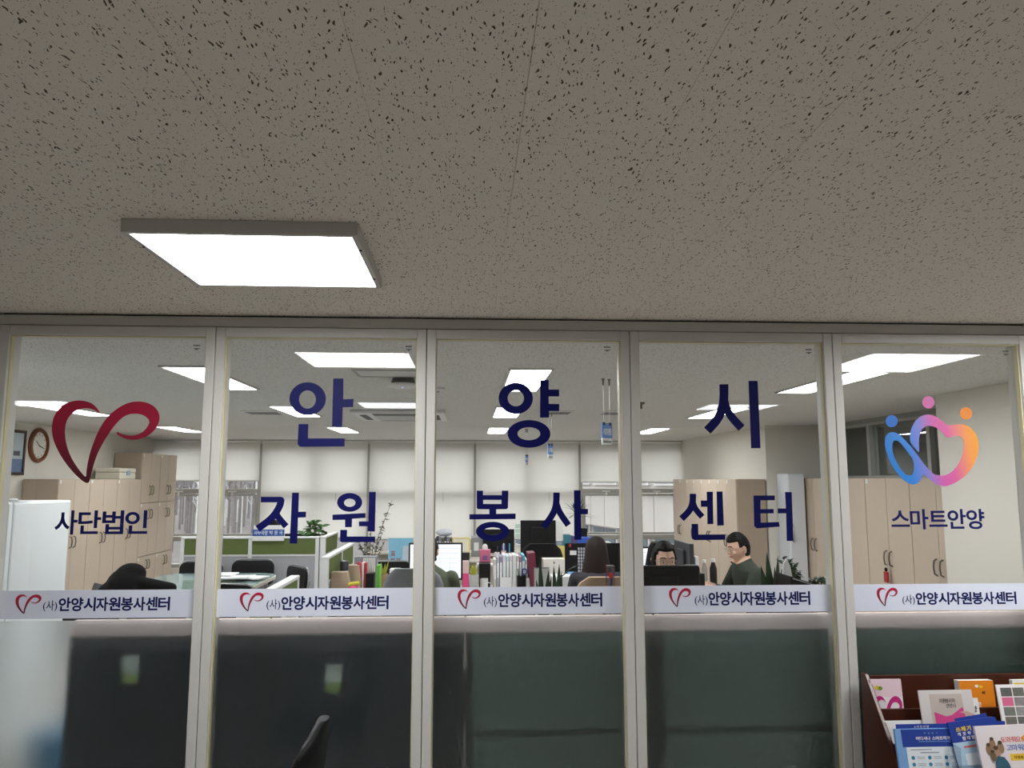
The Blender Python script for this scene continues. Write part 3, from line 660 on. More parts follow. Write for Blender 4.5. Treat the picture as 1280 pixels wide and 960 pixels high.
# clock, picture
t = thing('wall_clock', 'round wooden wall clock high on the left wall', 'clock', (XL, 7.09, 2.13))
rx = Matrix.Rotation(R(90), 4, 'Y')
pr = [(0.172, 0.0), (0.225, 0.0), (0.228, 0.02), (0.215, 0.042), (0.19, 0.048), (0.174, 0.03)]
m = MB(); n = 40
m.loft([[Vector((r * math.cos(2 * math.pi * j / n), r * math.sin(2 * math.pi * j / n), z)) for j in range(n)] for r, z in pr + [pr[0]]], cap=False).xf(rx).build('rim', M('red_brown_wood', (128, 72, 44), 0.4, vary=0.25, scale=18), t, smooth=True)
MB().lathe([(0.174, 0.001), (0.174, 0.018)], (0, 0, 0), 40).xf(rx).build('dial', M('clock_dial', (226, 226, 214), 0.6), t)
for k in range(12):
    a = R(30 * k); MB().box(0.0185, 0.0195, -0.004, 0.004, 0.135, 0.16).xf(Matrix.Rotation(a, 4, 'X')).build('hour_mark', m_black, t)
MB().box(0.020, 0.022, -0.005, 0.005, -0.02, 0.09).xf(Matrix.Rotation(R(52), 4, 'X')).build('hour_hand', m_black, t)
MB().box(0.023, 0.025, -0.004, 0.004, -0.02, 0.135).xf(Matrix.Rotation(R(-108), 4, 'X')).build('minute_hand', m_black, t)
t = thing('framed_picture', 'dark framed picture at the left edge, next to the clock', 'picture', (XL, 6.42, 1.74))
for a in ((-0.36, 0.36, 0, 0.035), (-0.36, 0.36, 0.525, 0.56), (-0.36, -0.325, 0.035, 0.525), (0.325, 0.36, 0.035, 0.525)):
    MB().box(0, 0.03, a[0], a[1], a[2], a[3]).build('frame_edge', M('dark_frame_wood', (60, 46, 42), 0.4), t, bevel=0.004)
MB().box(0.002, 0.014, -0.325, 0.325, 0.035, 0.525).build('picture_mount', M('picture_sky', (190, 206, 214), 0.2), t)
MB().box(0.0145, 0.0155, -0.325, 0.325, 0.035, 0.20).build('picture_hills', M('picture_blue', (92, 118, 160), 0.2, vary=0.3, scale=9), t)
MB().box(0.0145, 0.0155, 0.12, 0.26, 0.24, 0.30).build('picture_mark', M('picture_ink', (80, 84, 96), 0.3), t)

# refrigerator
t = thing('refrigerator', 'white refrigerator behind the leftmost glass panel', 'refrigerator', (-3.10, 1.35, 0))
mfr = M('white_enamel', (226, 232, 232), 0.25, vary=0.01)
MB().box(-0.42, 0.40, 0.04, 0.70, 0.03, 1.545).build('body', mfr, t, bevel=0.012)
MB().box(-0.42, 0.40, -0.02, 0.035, 0.62, 1.55).build('door', mfr, t, bevel=0.015, seg=3)
MB().box(-0.42, 0.40, -0.02, 0.035, 0.05, 0.61).build('door', mfr, t, bevel=0.015, seg=3)
MB().lathe([(0.15, 0), (0.155, 0.012), (0.14, 0.018)], (0.13, 0.25, 1.546), 28).build('top_cover', M('grey_plastic', (176, 180, 180), 0.4), t, smooth=True)
MB().box(0.262, 0.335, -0.0215, -0.0195, 1.478, 1.492).build('badge', M('badge_grey', (110, 112, 116), 0.4), t)
MB().box(0.275, 0.335, -0.0213, -0.0195, 1.36, 1.455).build('energy_sticker', M('sticker_white', (238, 240, 238), 0.6), t)
MB().box(0.275, 0.335, -0.0223, -0.0213, 1.405, 1.412).build('sticker_line', M('badge_grey'), t)
MB().box(0.285, 0.325, -0.0213, -0.0195, 1.30, 1.335).build('sticker', M('sticker_grey', (150, 156, 150), 0.6), t)
tb = thing('blue_bin', 'blue plastic box low behind the frosted glass', 'box', (-2.165, 0.95, 0))
MB().lathe([(0.10, 0), (0.125, 0.36), (0.12, 0.37), (0.115, 0.36), (0.092, 0.02)], (0, 0, 0), 4, rot=Matrix.Rotation(R(45), 3, 'Z')).build('bin_shell', M('blue_plastic', (36, 122, 164), 0.5), tb)
MB().box(-0.088, 0.088, -0.088, 0.088, 0.345, 0.385).build('lid', M('blue_plastic'), tb, bevel=0.006)

# ------------------------------------------------------------------ front divider behind the frosted film
m_rail = M('pinkish_beige_rail', (246, 228, 224), 0.5); m_fabd = M('charcoal_blue_fabric', (44, 52, 62), 0.9, vary=0.12, scale=40); m_fabg = M('grey_green_fabric', (102, 122, 116), 0.9, vary=0.1, scale=40)
YD = 0.17
zt = P(640, 771.5, YD).z; zr = P(640, 790, YD).z
dx = [P(83, 850, YD).x, P(333, 850, YD).x, P(581, 850, YD).x, P(821, 850, YD).x, P(1062, 850, YD).x, P(1330, 850, YD).x]
for k in range(5):
    a, b = dx[k] + 0.002, dx[k + 1] - 0.002
    t = thing('low_divider', 'low desk divider with %s fabric seen blurred through the %s panel' % ('charcoal' if k < 2 else 'grey green', ['first frosted', 'second frosted', 'middle frosted', 'fourth frosted', 'fifth frosted'][k]), 'divider', ((a + b) / 2, YD + 0.02, 0), group='low dividers behind the frosted film'); o = t.location
    mf = m_fabd if k < 2 else m_fabg
    MB().box(a, b, YD - 0.012, YD + 0.052, zr, zt).build('top_rail', m_rail, t, bevel=0.006, off=o)
    for e in (a, b - 0.03): MB().box(e, e + 0.03, YD - 0.006, YD + 0.046, 0.0, zr).build('post', M('dark_post', (44, 50, 54), 0.5), t, off=o)
    if k < 2: MB().box(a + 0.03, b - 0.03, YD, YD + 0.04, 0.08, zr).build('fabric_panel', mf, t, off=o)
    else:
        zs = P(640, 917, YD).z
        MB().box(a + 0.03, b - 0.03, YD, YD + 0.04, zs + 0.012, zr).build('fabric_panel', mf, t, off=o)
        MB().box(a + 0.03, b - 0.03, YD + 0.006, YD + 0.034, zs - 0.012, zs + 0.012).build('seam_rail', M('dark_post'), t, off=o)
        MB().box(a + 0.03, b - 0.03, YD, YD + 0.04, 0.08, zs - 0.012).build('fabric_panel', mf, t, off=o)
for k, (px, py) in enumerate(((163, 838), (417, 849))):
    q = P(px, py, YD - 0.006); t = thing('outlet_card', 'small white and green card on the divider behind the %s frosted panel' % ('first', 'second')[k], 'card', (q.x, YD - 0.002, q.z - 0.055), group='small cards on the divider')
    MB().box(-0.034, 0.034, -0.008, 0.0015, 0.04, 0.115).build('card_top', M('card_white', (196, 214, 206), 0.6), t, bevel=0.002)
    MB().box(-0.034, 0.034, -0.008, 0.0015, 0.0, 0.039).build('card_bottom', M('card_green', (136, 164, 92), 0.6), t, bevel=0.002)

# ------------------------------------------------------------------ furniture builders
def plank_desk(name, label, x0, x1, y0, y1, z=0.73, group='office desks', cat='desk'):
    t = thing(name, label, cat, ((x0 + x1) / 2, (y0 + y1) / 2, 0), group=group); o = t.location
    MB().box(x0, x1, y0, y1, z - 0.028, z).build('desk_top', m_desk, t, bevel=0.004, off=o)
    for a in (x0 + 0.02, x1 - 0.045): MB().box(a, a + 0.025, y0 + 0.04, y1 - 0.04, 0, z - 0.029).build('side_panel', m_desk, t, off=o)
    MB().box(x0 + 0.05, x1 - 0.05, (y0 + y1) / 2, (y0 + y1) / 2 + 0.018, 0.3, z - 0.029).build('modesty_panel', m_desk, t, off=o)
    return t
def office_chair(label, loc, rz, mat, top=1.0, w_=0.46, group='office chairs', arms=True, back_h=0.5):
    t = thing('office_chair', label, 'chair', loc, rz, group)          # front faces local -Y
    MB().box(-w_ / 2, w_ / 2, -0.24, 0.22, 0.41, 0.48).build('seat', mat, t, bevel=0.028, seg=3, smooth=True)
    rings = []; zb = top - back_h
    for i in range(9):
        f = i / 8; z = zb + back_h * f; ww = w_ / 2 * (0.86 + 0.14 * math.sin(math.pi * min(f * 1.1, 1))) * (1 if f < 0.8 else 1 - 0.35 * ((f - 0.8) / 0.2) ** 2)
        y = 0.23 + 0.06 * f - 0.03 * math.sin(math.pi * f); ring = []
        for j in range(16):
            a = 2 * math.pi * j / 16; cx, sx = math.cos(a), math.sin(a)
            xx = ww * (abs(cx) ** 0.5) * (1 if cx > 0 else -1); yy = 0.028 * (abs(sx) ** 0.7) * (1 if sx > 0 else -1)
            ring.append(Vector((xx, y + yy - 0.04 * (1 - (xx / (w_ / 2)) ** 2) * 0.0 - 0.05 * (xx / (w_ / 2)) ** 2, z)))
        rings.append(ring)
    MB().loft(rings).build('backrest', mat, t, smooth=True)
    MB().tube([(0, 0.1, 0.42), (0, 0.26, 0.42), (0, 0.30, 0.55), (0, 0.27, zb + 0.12)], 0.02, 8).build('back_support', m_black, t, smooth=True)
    MB().tube([(0, 0, 0.10), (0, 0, 0.41)], 0.028, 12).build('column', m_black, t, smooth=True)
    for k in range(5):
        a = 2 * math.pi * k / 5 + 0.3; e = Vector((math.cos(a) * 0.28, math.sin(a) * 0.28, 0.075))
        l = MB().tube([(0, 0, 0.11), e], [0.026, 0.016], 8).build('leg', m_black, t, smooth=True)
        MB().tube([e + Vector((-0.012, 0, -0.045)), e + Vector((0.012, 0, -0.045))], 0.03, 12).build('caster', m_black, l, smooth=True)
    if arms:
        for s in (-1, 1): MB().tube([(s * w_ / 2, 0.15, 0.45), (s * (w_ / 2 + 0.05), 0.12, 0.5), (s * (w_ / 2 + 0.05), 0.10, 0.66), (s * (w_ / 2 + 0.05), -0.15, 0.67)], [0.014, 0.015, 0.016, 0.02], 8).build('armrest', m_black, t, smooth=True)
    return t
def visitor_chair(label, loc, rz, top=0.82):
    t = thing('meeting_chair', label, 'chair', loc, rz, 'black meeting chairs')
    MB().box(-0.22, 0.22, -0.22, 0.2, 0.42, 0.465).build('seat', m_cloth, t, bevel=0.018, seg=3, smooth=True)
    MB().prism(rrect(0.44, 0.26, 0.07, cz=top - 0.14), 0.215, 0.245).build('backrest', m_cloth, t, bevel=0.008, smooth=True)
    for s in (-1, 1):
        MB().tube([(s * 0.225, -0.2, 0.0), (s * 0.225, -0.2, 0.42)], 0.012, 8).build('leg', m_metal, t, smooth=True)
        MB().tube([(s * 0.225, 0.24, 0.0), (s * 0.225, 0.22, 0.45), (s * 0.225, 0.252, top - 0.12)], 0.012, 8).build('leg', m_metal, t, smooth=True)
    q = rrect(0.45, 0.28, 0.08, cz=top - 0.14); q = [p for p in q if p[1] > top - 0.2]
    MB().tube([(x, 0.252, z) for x, z in sorted([p for p in q], key=lambda p: math.atan2(p[1] - (top - 0.2), p[0]))], 0.008, 8).build('back_frame', m_metal, t, smooth=True)
    return t
def monitor(label, loc, rz, w_=0.5, h=0.3, top=1.1, lit=True, group='computer monitors', base=0.73, body=None):
    t = thing('computer_monitor', label, 'monitor', loc, rz, group); z0 = top - h; body = body or m_black   # screen faces local -Y
    MB().box(-w_ / 2, w_ / 2, 0.0, 0.035, z0, top).build('housing', body, t, bevel=0.006)
    s = MB().box(-w_ / 2 + 0.014, w_ / 2 - 0.014, -0.0015, 0.0, z0 + 0.018, top - 0.014).build('screen', emitter('lit_screen', (0.86, 0.92, 1.0, 1), 0.95) if lit else M('dark_screen', (16, 17, 20), 0.15), t)
    if lit:
        ml = M('screen_line', (150, 160, 175), 0.6)
        for k in range(6): MB().box(-w_ / 2 + 0.03, w_ / 2 - 0.03, -0.0022, -0.0016, top - 0.05 - k * h * 0.13, top - 0.048 - k * h * 0.13).build('screen_line', ml, s)
        for k in range(4): MB().box(-w_ / 2 + 0.08 + k * w_ * 0.2, -w_ / 2 + 0.0815 + k * w_ * 0.2, -0.0022, -0.0016, z0 + h * 0.25, top - 0.1).build('screen_line', ml, s)
    MB().box(-w_ * 0.22, w_ * 0.22, 0.036, 0.056, z0 + h * 0.25, top - h * 0.2).build('rear_shell', body, t, bevel=0.008)
    MB().box(-0.03, 0.03, 0.04, 0.065, base + 0.012, z0 + h * 0.4).build('neck', body, t)
    MB().lathe([(0.13, 0), (0.13, 0.008), (0.12, 0.012)], (0, 0.05, base), 24).build('base', body, t, smooth=True)
    return t
m_green = M('olive_green_fabric', (98, 112, 62), 0.9, vary=0.1, scale=60); m_greyp = M('grey_divider_panel', (168, 170, 174), 0.8, vary=0.05, scale=50); m_wrail = M('white_rail', (226, 227, 226), 0.45, vary=0.02)
def green_divider(label, p0, p1, top, posts=2):
    # from p0 to p1 on the floor; green band on top, grey panel under it
    p0 = Vector((*p0, 0)); p1 = Vector((*p1, 0)); L = (p1 - p0).length; rz = math.atan2(p1.y - p0.y, p1.x - p0.x)
    t = thing('cubicle_divider', label, 'divider', p0, rz, 'olive green cubicle dividers'); n = max(1, round(L / 0.8)); s = L / n
    MB().box(0, L, -0.03, 0.03, top - 0.022, top).build('top_rail', m_wrail, t, bevel=0.006)
    for k in range(n + 1):
        x = min(max(k * s, 0.02), L - 0.02); MB().box(x - 0.02, x + 0.02, -0.028, 0.028, 0, top - 0.023).build('post', m_wrail, t, bevel=0.003)
    for k in range(n):
        a, b = k * s + (0.041 if k == 0 else 0.021), (k + 1) * s - (0.041 if k == n - 1 else 0.021)
        MB().box(a, b, -0.022, 0.022, top - 0.19, top - 0.024).build('green_panel', m_green, t)
        MB().box(a, b, -0.024, 0.024, top - 0.208, top - 0.191).build('mid_rail', m_wrail, t)
        MB().box(a, b, -0.02, 0.02, 0.06, top - 0.209).build('grey_panel', m_greyp, t)
    return t
# cubicle walls on the left
Z1 = 1.066
green_divider('long green and grey divider behind the meeting table', (-3.12, 5.3), (-1.64, 5.3), Z1)
green_divider('short green divider running back beside the leafy plant', (-1.60, 5.27), (-1.60, 6.1), Z1)
green_divider('green divider with a white end post beside the binder desk', (-1.16, 3.0), (-1.16, 4.4), Z1)
green_divider('green divider with a rising white rail next to the meeting chairs', (-1.13, 0.62), (-1.13, 1.8), Z1)
# name plate on the long divider
q0 = A(316, 662, 8.66); q1 = A(355, 676, 8.66)
t = thing('name_plate', 'blue and white name plate on the long green divider', 'name plate', ((q0.x + q1.x) / 2, 5.262, q1.z)); o = t.location
hw = (q1.x - q0.x) / 2; hh = q0.z - q1.z
MB().box(-hw, hw, -0.008, 0.004, 0, hh * 0.42).build('white_base', m_white, t)
MB().box(-hw, hw, -0.008, 0.004, hh * 0.43, hh * 1.0).build('blue_plate', M('blue_plate', (40, 84, 160), 0.5), t)
MB().box(-hw + 0.01, hw, -0.004, 0.004, hh * 1.01, hh * 1.38).build('white_top', m_white, t)
text_parts('사무국장 박 문 국', -hw + 0.015, hw - 0.015, hh * 0.53, hh * 0.9, -0.008, m_paper, t, None, weight=0.01)

# meeting table
t = thing('meeting_table', 'glass topped meeting table with a white edge among black chairs', 'table', (-2.48, 4.1, 0))
MB().prism(rrect(1.12, 1.3, 0.22, 8), 0, 0.03).xf(Matrix.Translation((0, 0, 0.705)) @ Matrix.Rotation(R(90), 4, 'X')).build('table_top', M('cream_table_edge', (224, 220, 206), 0.4), t)
MB().prism(rrect(1.10, 1.28, 0.21, 8), 0, 0.006).xf(Matrix.Translation((0, 0, 0.7365)) @ Matrix.Rotation(R(90), 4, 'X')).build('glass_top', M('green_tinted_glass', (142, 166, 162), 0.08, vary=0.02), t)
for sx in (-1, 1):
    for sy in (-1, 1): MB().tube([(sx * 0.45, sy * 0.5, 0), (sx * 0.45, sy * 0.5, 0.70)], 0.025, 12).build('leg', m_metal, t, smooth=True)
random.seed(5)
for k, (px, py, d, sx, sy, rz) in enumerate(((300, 717, 7.75, 0.30, 0.21, 0.3), (312, 718, 7.6, 0.30, 0.21, -0.25), (290, 719, 7.5, 0.30, 0.21, 0.1), (274, 718, 7.6, 0.3, 0.21, -0.1))):
    q = A(px, py, d); t = tag(MB().obox((0, 0, 0.004 + 0.006), (sx, sy, 0.012), (0.0, 0.0, rz)).build('paper_stack', m_paper, None), ['loose white papers on the table, nearest the right edge', 'white paper stack turned on the meeting table', 'white paper stack at the front of the meeting table', 'white paper stack at the middle of the meeting table'][k], 'paper', 'papers on the meeting table')
    t.location = (q.x, q.y, 0.7385 + 0.0155 * k)
visitor_chair('black meeting chair behind the table, against the grey divider', (-2.31, 4.93, 0), 0, 0.835)
visitor_chair('black meeting chair at the far left of the table', (-2.84, 4.93, 0), 0.05, 0.82)
visitor_chair('black meeting chair at the near right corner, its back to the glass', (-1.76, 3.0, 0), R(180) - 0.3, 0.89)
visitor_chair('black meeting chair right of the table, seen edge on', (-1.80, 3.95, 0), R(-90) + 0.6, 0.88)
ch = visitor_chair('black meeting chair with a black jacket over its back', (-2.80, 2.80, 0), R(180) + 0.1, 0.86)
visitor_chair('black meeting chair at the front of the table with a bare back', (-2.30, 2.83, 0), R(180), 0.86)
# black jacket and bag
t = thing('black_jacket', 'crumpled black jacket piled over the chair back', 'jacket', (-2.56, 2.66, 0.72)); random.seed(9)
m = MB(); m.ell((0, 0, 0.16), (0.15, 0.12, 0.15), 20, 14); m.ell((0.16, 0.02, 0.14), (0.20, 0.09, 0.07), 16, 10); m.ell((-0.10, -0.02, 0.12), (0.10, 0.09, 0.09), 16, 10); m.ell((0.02, 0.02, 0.26), (0.11, 0.09, 0.08), 16, 10); m.capsule((0.1, -0.03, 0.2), 0.05, (0.34, -0.03, 0.16), 0.04); m.capsule((-0.05, -0.08, 0.2), 0.05, (-0.12, -0.1, -0.05), 0.045)
def remesh(mb, voxel, smooth=6):
    me = bpy.data.meshes.new('tmp'); me.from_pydata([tuple(p) for p in mb.v], [], mb.f)
    ob = bpy.data.objects.new('tmp', me); COL.objects.link(ob)
    md = ob.modifiers.new('r', 'REMESH'); md.mode = 'VOXEL'; md.voxel_size = voxel
    if smooth: ms = ob.modifiers.new('s', 'SMOOTH'); ms.factor = 0.5; ms.iterations = smooth
    dg = bpy.context.evaluated_depsgraph_get(); dg.update()
    out = bpy.data.meshes.new_from_object(ob.evaluated_get(dg), depsgraph=dg)
    bpy.data.objects.remove(ob); bpy.data.meshes.remove(me)
    for p in out.polygons: p.use_smooth = True
    out.materials.clear(); return out
me = remesh(m, 0.012, 3)
me.materials.append(M('black_nylon', (9, 9, 11), 0.85, vary=0.2, scale=30, spec=0.2)); put(me, 'jacket_cloth', t)
t = thing('tablet_case', 'grey tablet case leaning beside the black jacket', 'case', (-2.80, 2.74, 0.47))
MB().obox((0.0, 0, 0.21), (0.20, 0.025, 0.42), (R(-10), R(14), 0)).build('case_shell', M('grey_plastic_dark', (92, 94, 94), 0.4), t, bevel=0.006)
MB().obox((0.085, -0.012, 0.22), (0.014, 0.012, 0.40), (R(-10), R(14), 0)).build('bright_edge', m_metal, t)

# ------------------------------------------------------------------ desks
plank_desk('desk', 'pale front desk left of the middle panel', -1.08, 0.25, 0.70, 1.45)
plank_desk('desk', 'pale front desk where the woman with glasses sits', 0.27, 1.75, 0.70, 1.45)
plank_desk('desk', 'pale front desk holding the potted plants', 1.77, 3.2, 0.70, 1.45)
plank_desk('desk', 'pale desk with tan box files beside the green divider', -1.10, 0.15, 3.10, 3.80)
plank_desk('desk', 'pale desk of the woman with brown hair', 0.17, 1.42, 3.10, 3.80)
plank_desk('desk', 'pale desk where the man in green reads', 1.46, 2.02, 2.30, 3.85)
plank_desk('desk', 'pale far desk under the black monitors', -0.55, 0.72, 6.0, 6.7)
plank_desk('desk', 'pale far desk with blue and teal boxes', 0.74, 2.0, 6.0, 6.7)
plank_desk('desk', 'pale desk behind the long green divider', -3.1, -1.66, 5.45, 6.02 - 0.0, group='office desks')
plank_desk('credenza', 'low credenza with a drink bottle beside the beige cabinets', 2.06, 3.0, 3.3, 3.75, 0.73, 'low storage', 'credenza')
plank_desk('credenza', 'low credenza under the long blinds at the back', -1.6, 3.3, 9.0, 9.4, 0.55, 'low storage', 'credenza')

# ------------------------------------------------------------------ people
SKIN = M('skin', (224, 184, 160), 0.55, vary=0.06, scale=20); HAIRK = M('black_hair', (14, 13, 13), 0.6, vary=0.3, scale=60, spec=0.15); HAIRB = M('dark_brown_hair', (36, 26, 24), 0.6, vary=0.35, scale=60, spec=0.2)
LIP = M('lips', (176, 106, 98), 0.5); EYEW = M('eye_white', (225, 222, 215), 0.3); EYEB = M('eye_dark', (30, 22, 18), 0.3)
def person(label, loc, rz, shirt, trousers, hair, s=1.0, head_pitch=0.0, head_yaw=0.0, lean=0.06, hands=None, voxel=0.007, female=False, glasses=False, long_hair=0.0, collar=1.045, elbow_out=0.06, back_view=False):
    t = thing('person', label, 'person', loc, rz, 'people at their desks'); k = 0.92 if female else 1.0
    m = MB()
    def fy(z): return -lean * max(0, (z - 0.5)) / 0.5
    prof = [(0.41, .15, .10), (0.45, .172, .125), (0.52, .172, .128), (0.62, .150, .112), (0.72, .148, .108), (0.82, .165, .114), (0.90, .180, .112), (0.96, .178, .10), (1.00, .13, .082), (1.035, .07, .066), (1.06, .055, .056)]
    m.loft([[Vector((k * wx * math.cos(2 * math.pi * j / 24) , fy(z) + dy * math.sin(2 * math.pi * j / 24), z)) for j in range(24)] for z, wx, dy in prof])
    ny = fy(1.04)
    HC = Vector((0, ny - 0.03 - 0.10 * math.sin(max(head_pitch, 0)), 1.145 - 0.02 * math.sin(max(head_pitch, 0))))
    rot = Matrix.Rotation(head_yaw, 3, 'Z') @ Matrix.Rotation(head_pitch, 3, 'X')
    m.capsule((0, ny + 0.012, 1.0), 0.058 * k, HC + rot @ Vector((0, 0.025, -0.06)), 0.054 * k, 14)
    hs = 0.96 if female else 1.0
    def H(p): return HC + rot @ (Vector(p) * hs)
    # head
    hd = MB(); n, mm = 28, 22; vs = []; fs = []
    for i in range(mm + 1):
        th = math.pi * (i + 0.02) / (mm + 0.04)
        for j in range(n):
            q = 2 * math.pi * j / n; x, y, z = math.sin(th) * math.cos(q), math.sin(th) * math.sin(q), math.cos(th)
            X, Y, Z = x * 0.074, y * 0.094, z * 0.118
            if z < 0: X *= 1 - 0.28 * (-z) ** 1.6; Y = Y * (1 - 0.10 * (-z)) - 0.012 * (-z)
            if y < -0.2: X *= 1.0; Y *= (0.93 if abs(z) < 0.35 else 0.95)
            vs.append(H((X, Y, Z)))
    for i in range(mm):
        for j in range(n): fs.append((i * n + j, (i + 1) * n + j, (i + 1) * n + (j + 1) % n, i * n + (j + 1) % n))
    fs += [tuple(range(n)), tuple(mm * n + j for j in range(n))[::-1]]; m.add(vs, fs)
    m.capsule(H((0, -0.078, 0.012)), 0.009, H((0, -0.098, -0.024)), 0.012, 8)
    for sx in (-1, 1):
        m.ell(H((sx * 0.012, -0.09, -0.028)), (0.009, 0.01, 0.008), 8, 6)
        m.capsule(H((sx * 0.012, -0.084, 0.03)), 0.009, H((sx * 0.045, -0.068, 0.028)), 0.008, 8)
        m.capsule(H((sx * 0.076, 0.012, 0.012)), 0.011, H((sx * 0.074, 0.006, -0.028)), 0.009, 8)
        m.ell(H((sx * 0.04, -0.068, -0.025)), (0.02, 0.015, 0.02), 10, 8)
    m.capsule(H((-0.018, -0.083, -0.057)), 0.008, H((0.018, -0.083, -0.057)), 0.008, 8)
    m.ell(H((0, -0.076, -0.098)), (0.025, 0.02, 0.018), 10, 8)
    # arms, hands
    if hands is None: hands = [Vector((-0.17, -0.46, 0.765)), Vector((0.17, -0.46, 0.765))]
    hpts = []
    for sx, hp in ((-1, hands[0]), (1, hands[1])):
        sh = Vector((sx * 0.185 * k, fy(0.95), 0.945)); hp = Vector(hp)
        el = (sh + hp) / 2 + Vector((sx * elbow_out, 0.06, -0.13))
        m.capsule(sh, 0.058 * k, el, 0.044 * k, 12); m.capsule(el, 0.044 * k, hp, 0.029 * k, 12)
        d = (hp - el); d.z *= 0.3; d.normalize(); side = d.cross(Vector((0, 0, 1))).normalized(); hpts.append((hp, d))
        m.capsule(hp, 0.028, hp + d * 0.075, 0.030, 10)
        for q, off in enumerate((-0.030, -0.010, 0.010, 0.030)):
            L = (0.055, 0.066, 0.062, 0.048)[q]; a = hp + d * 0.085 + side * off; b = a + d * L * 0.6 + Vector((0, 0, -0.006)); c = b + d * L * 0.35 + Vector((0, 0, -0.018))
            m.capsule(a, 0.0095, b, 0.009, 8); m.capsule(b, 0.009, c, 0.0075, 8)
        a = hp + d * 0.03 - side * sx * 0.028; b = a + d * 0.035 - side * sx * 0.02 + Vector((0, 0, 0.008)); m.capsule(a, 0.012, b, 0.0095, 8); m.capsule(b, 0.0095, b + d * 0.028, 0.008, 8)
        # legs
        hip = Vector((sx * 0.09, 0, 0.5)); kn = Vector((sx * 0.12, -0.40, 0.50)); an = Vector((sx * 0.12, -0.38, 0.09))
        m.capsule(hip, 0.088, kn, 0.060, 12); m.capsule(kn, 0.058, an, 0.040, 12); m.capsule(an + Vector((0, 0.02, -0.045)), 0.040, an + Vector((0, -0.15, -0.055)), 0.032, 10)
    me = remesh(m, voxel, 3)
    shoe = M('dark_shoes', (32, 30, 30), 0.5)
    for mat in (SKIN, shirt, trousers, shoe, LIP): me.materials.append(mat)
    inv = rot.transposed()
    for p in me.polygons:
        c = p.center; hl = inv @ (c - HC) / hs; idx = 1
        if (hl.x / 0.095) ** 2 + (hl.y / 0.125) ** 2 + ((hl.z + 0.005) / 0.132) ** 2 < 1: idx = 0
        elif c.z > collar: idx = 0
        elif any((c - hp).dot(d) > -0.01 and (c - hp).length < 0.2 and (c - hp).dot(d) < 0.2 for hp, d in hpts): idx = 0
        elif c.z < 0.10: idx = 3
        elif c.z < 0.56 and (c.y < -0.13 or c.z < 0.50): idx = 2
        if idx == 0 and abs(hl.x) < 0.024 and -0.066 < hl.z < -0.048 and hl.y < -0.08: idx = 4
        p.material_index = idx
    put(me, 'body', t)
    # eyes and brows
    for sx in (-1, 1):
        MB().ell(H((sx * 0.031, -0.0795, 0.004)), (0.012, 0.005, 0.0042), 12, 8).build('eye', EYEW, t, smooth=True)
        MB().ell(H((sx * 0.031, -0.0835, 0.004)), (0.0048, 0.0028, 0.0042), 10, 6).build('iris', EYEB, t, smooth=True)
        MB().tube([H((sx * 0.014, -0.0895, 0.030)), H((sx * 0.032, -0.088, 0.035)), H((sx * 0.052, -0.076, 0.030))], [0.003, 0.0038, 0.002], 6).build('eyebrow', HAIRK, t, smooth=True)
    # hair shell
    vs = []; n2, m2 = 36, 26
    for i in range(m2 + 1):
        th = math.pi * (i + 0.02) / (m2 + 0.04)
        for j in range(n2):
            q = 2 * math.pi * j / n2; x, y, z = math.sin(th) * math.cos(q), math.sin(th) * math.sin(q), math.cos(th)
            hl = 0.50 if not female else 0.63          # hairline on the forehead
            back = -0.62 if y > 0.25 else (-0.62 + (0.25 - y) * 1.6 if y > -0.35 else 9)
            inz = z > hl + max(0, -y - 0.75) * 0.0 or (z > back and y > -0.35) or (female and long_hair and y > -0.45 and abs(x) > 0.5)
            if not female and y < -0.3 and z < hl: inz = False
            ear = (abs(x) > 0.85 and z < 0.12 and -0.3 < y < 0.35 and not (female and long_hair))
            f = (1.11 + 0.015 * math.sin(q * 9 + th * 7)) if inz and not ear else 0.86
            zz = z * 0.118 * f; X = x * 0.074 * (f + (0.03 if f > 1 else 0)); Y = y * 0.094 * f
            if z < 0 and f < 1: X *= 0.8
            vs.append(H((X, Y, zz + (0.002 if f > 1 else 0))))
    fs = [(i * n2 + j, (i + 1) * n2 + j, (i + 1) * n2 + (j + 1) % n2, i * n2 + (j + 1) % n2) for i in range(m2) for j in range(n2)]
    fs += [tuple(range(n2)), tuple(m2 * n2 + j for j in range(n2))[::-1]]
    hb = MB().add(vs, fs)
    hb.build('hair', hair, t, smooth=True)
    if long_hair:
        rings = []
        prof = [(0.136, .012, .012, .0), (0.130, .040, .045, .0), (0.108, .066, .078, .004), (0.07, .084, .098, .006), (0.02, .092, .104, .010), (-0.05, .102, .102, .018), (-0.12, .116, .092, .030), (-0.20, .134, .078, .040), (-0.27, .142, .066, .046), (-0.31, .120, .048, .048)]
        if not back_view: prof = [(z, wx * 0.98, wy * 0.62, y0 + 0.052) for z, wx, wy, y0 in prof[2:7]]
        for z, wx, wy, y0 in prof:
            rings.append([HC + (rot if z > -0.04 else Matrix.Identity(3)) @ Vector((wx * math.cos(2 * math.pi * j / 28) * (1 + 0.025 * math.sin(j * 2.7 + z * 20)), y0 + wy * math.sin(2 * math.pi * j / 28) * (1 + 0.025 * math.sin(j * 1.9)), z)) for j in range(28)])
        MB().loft(rings).build('long_hair', hair, t, smooth=True)
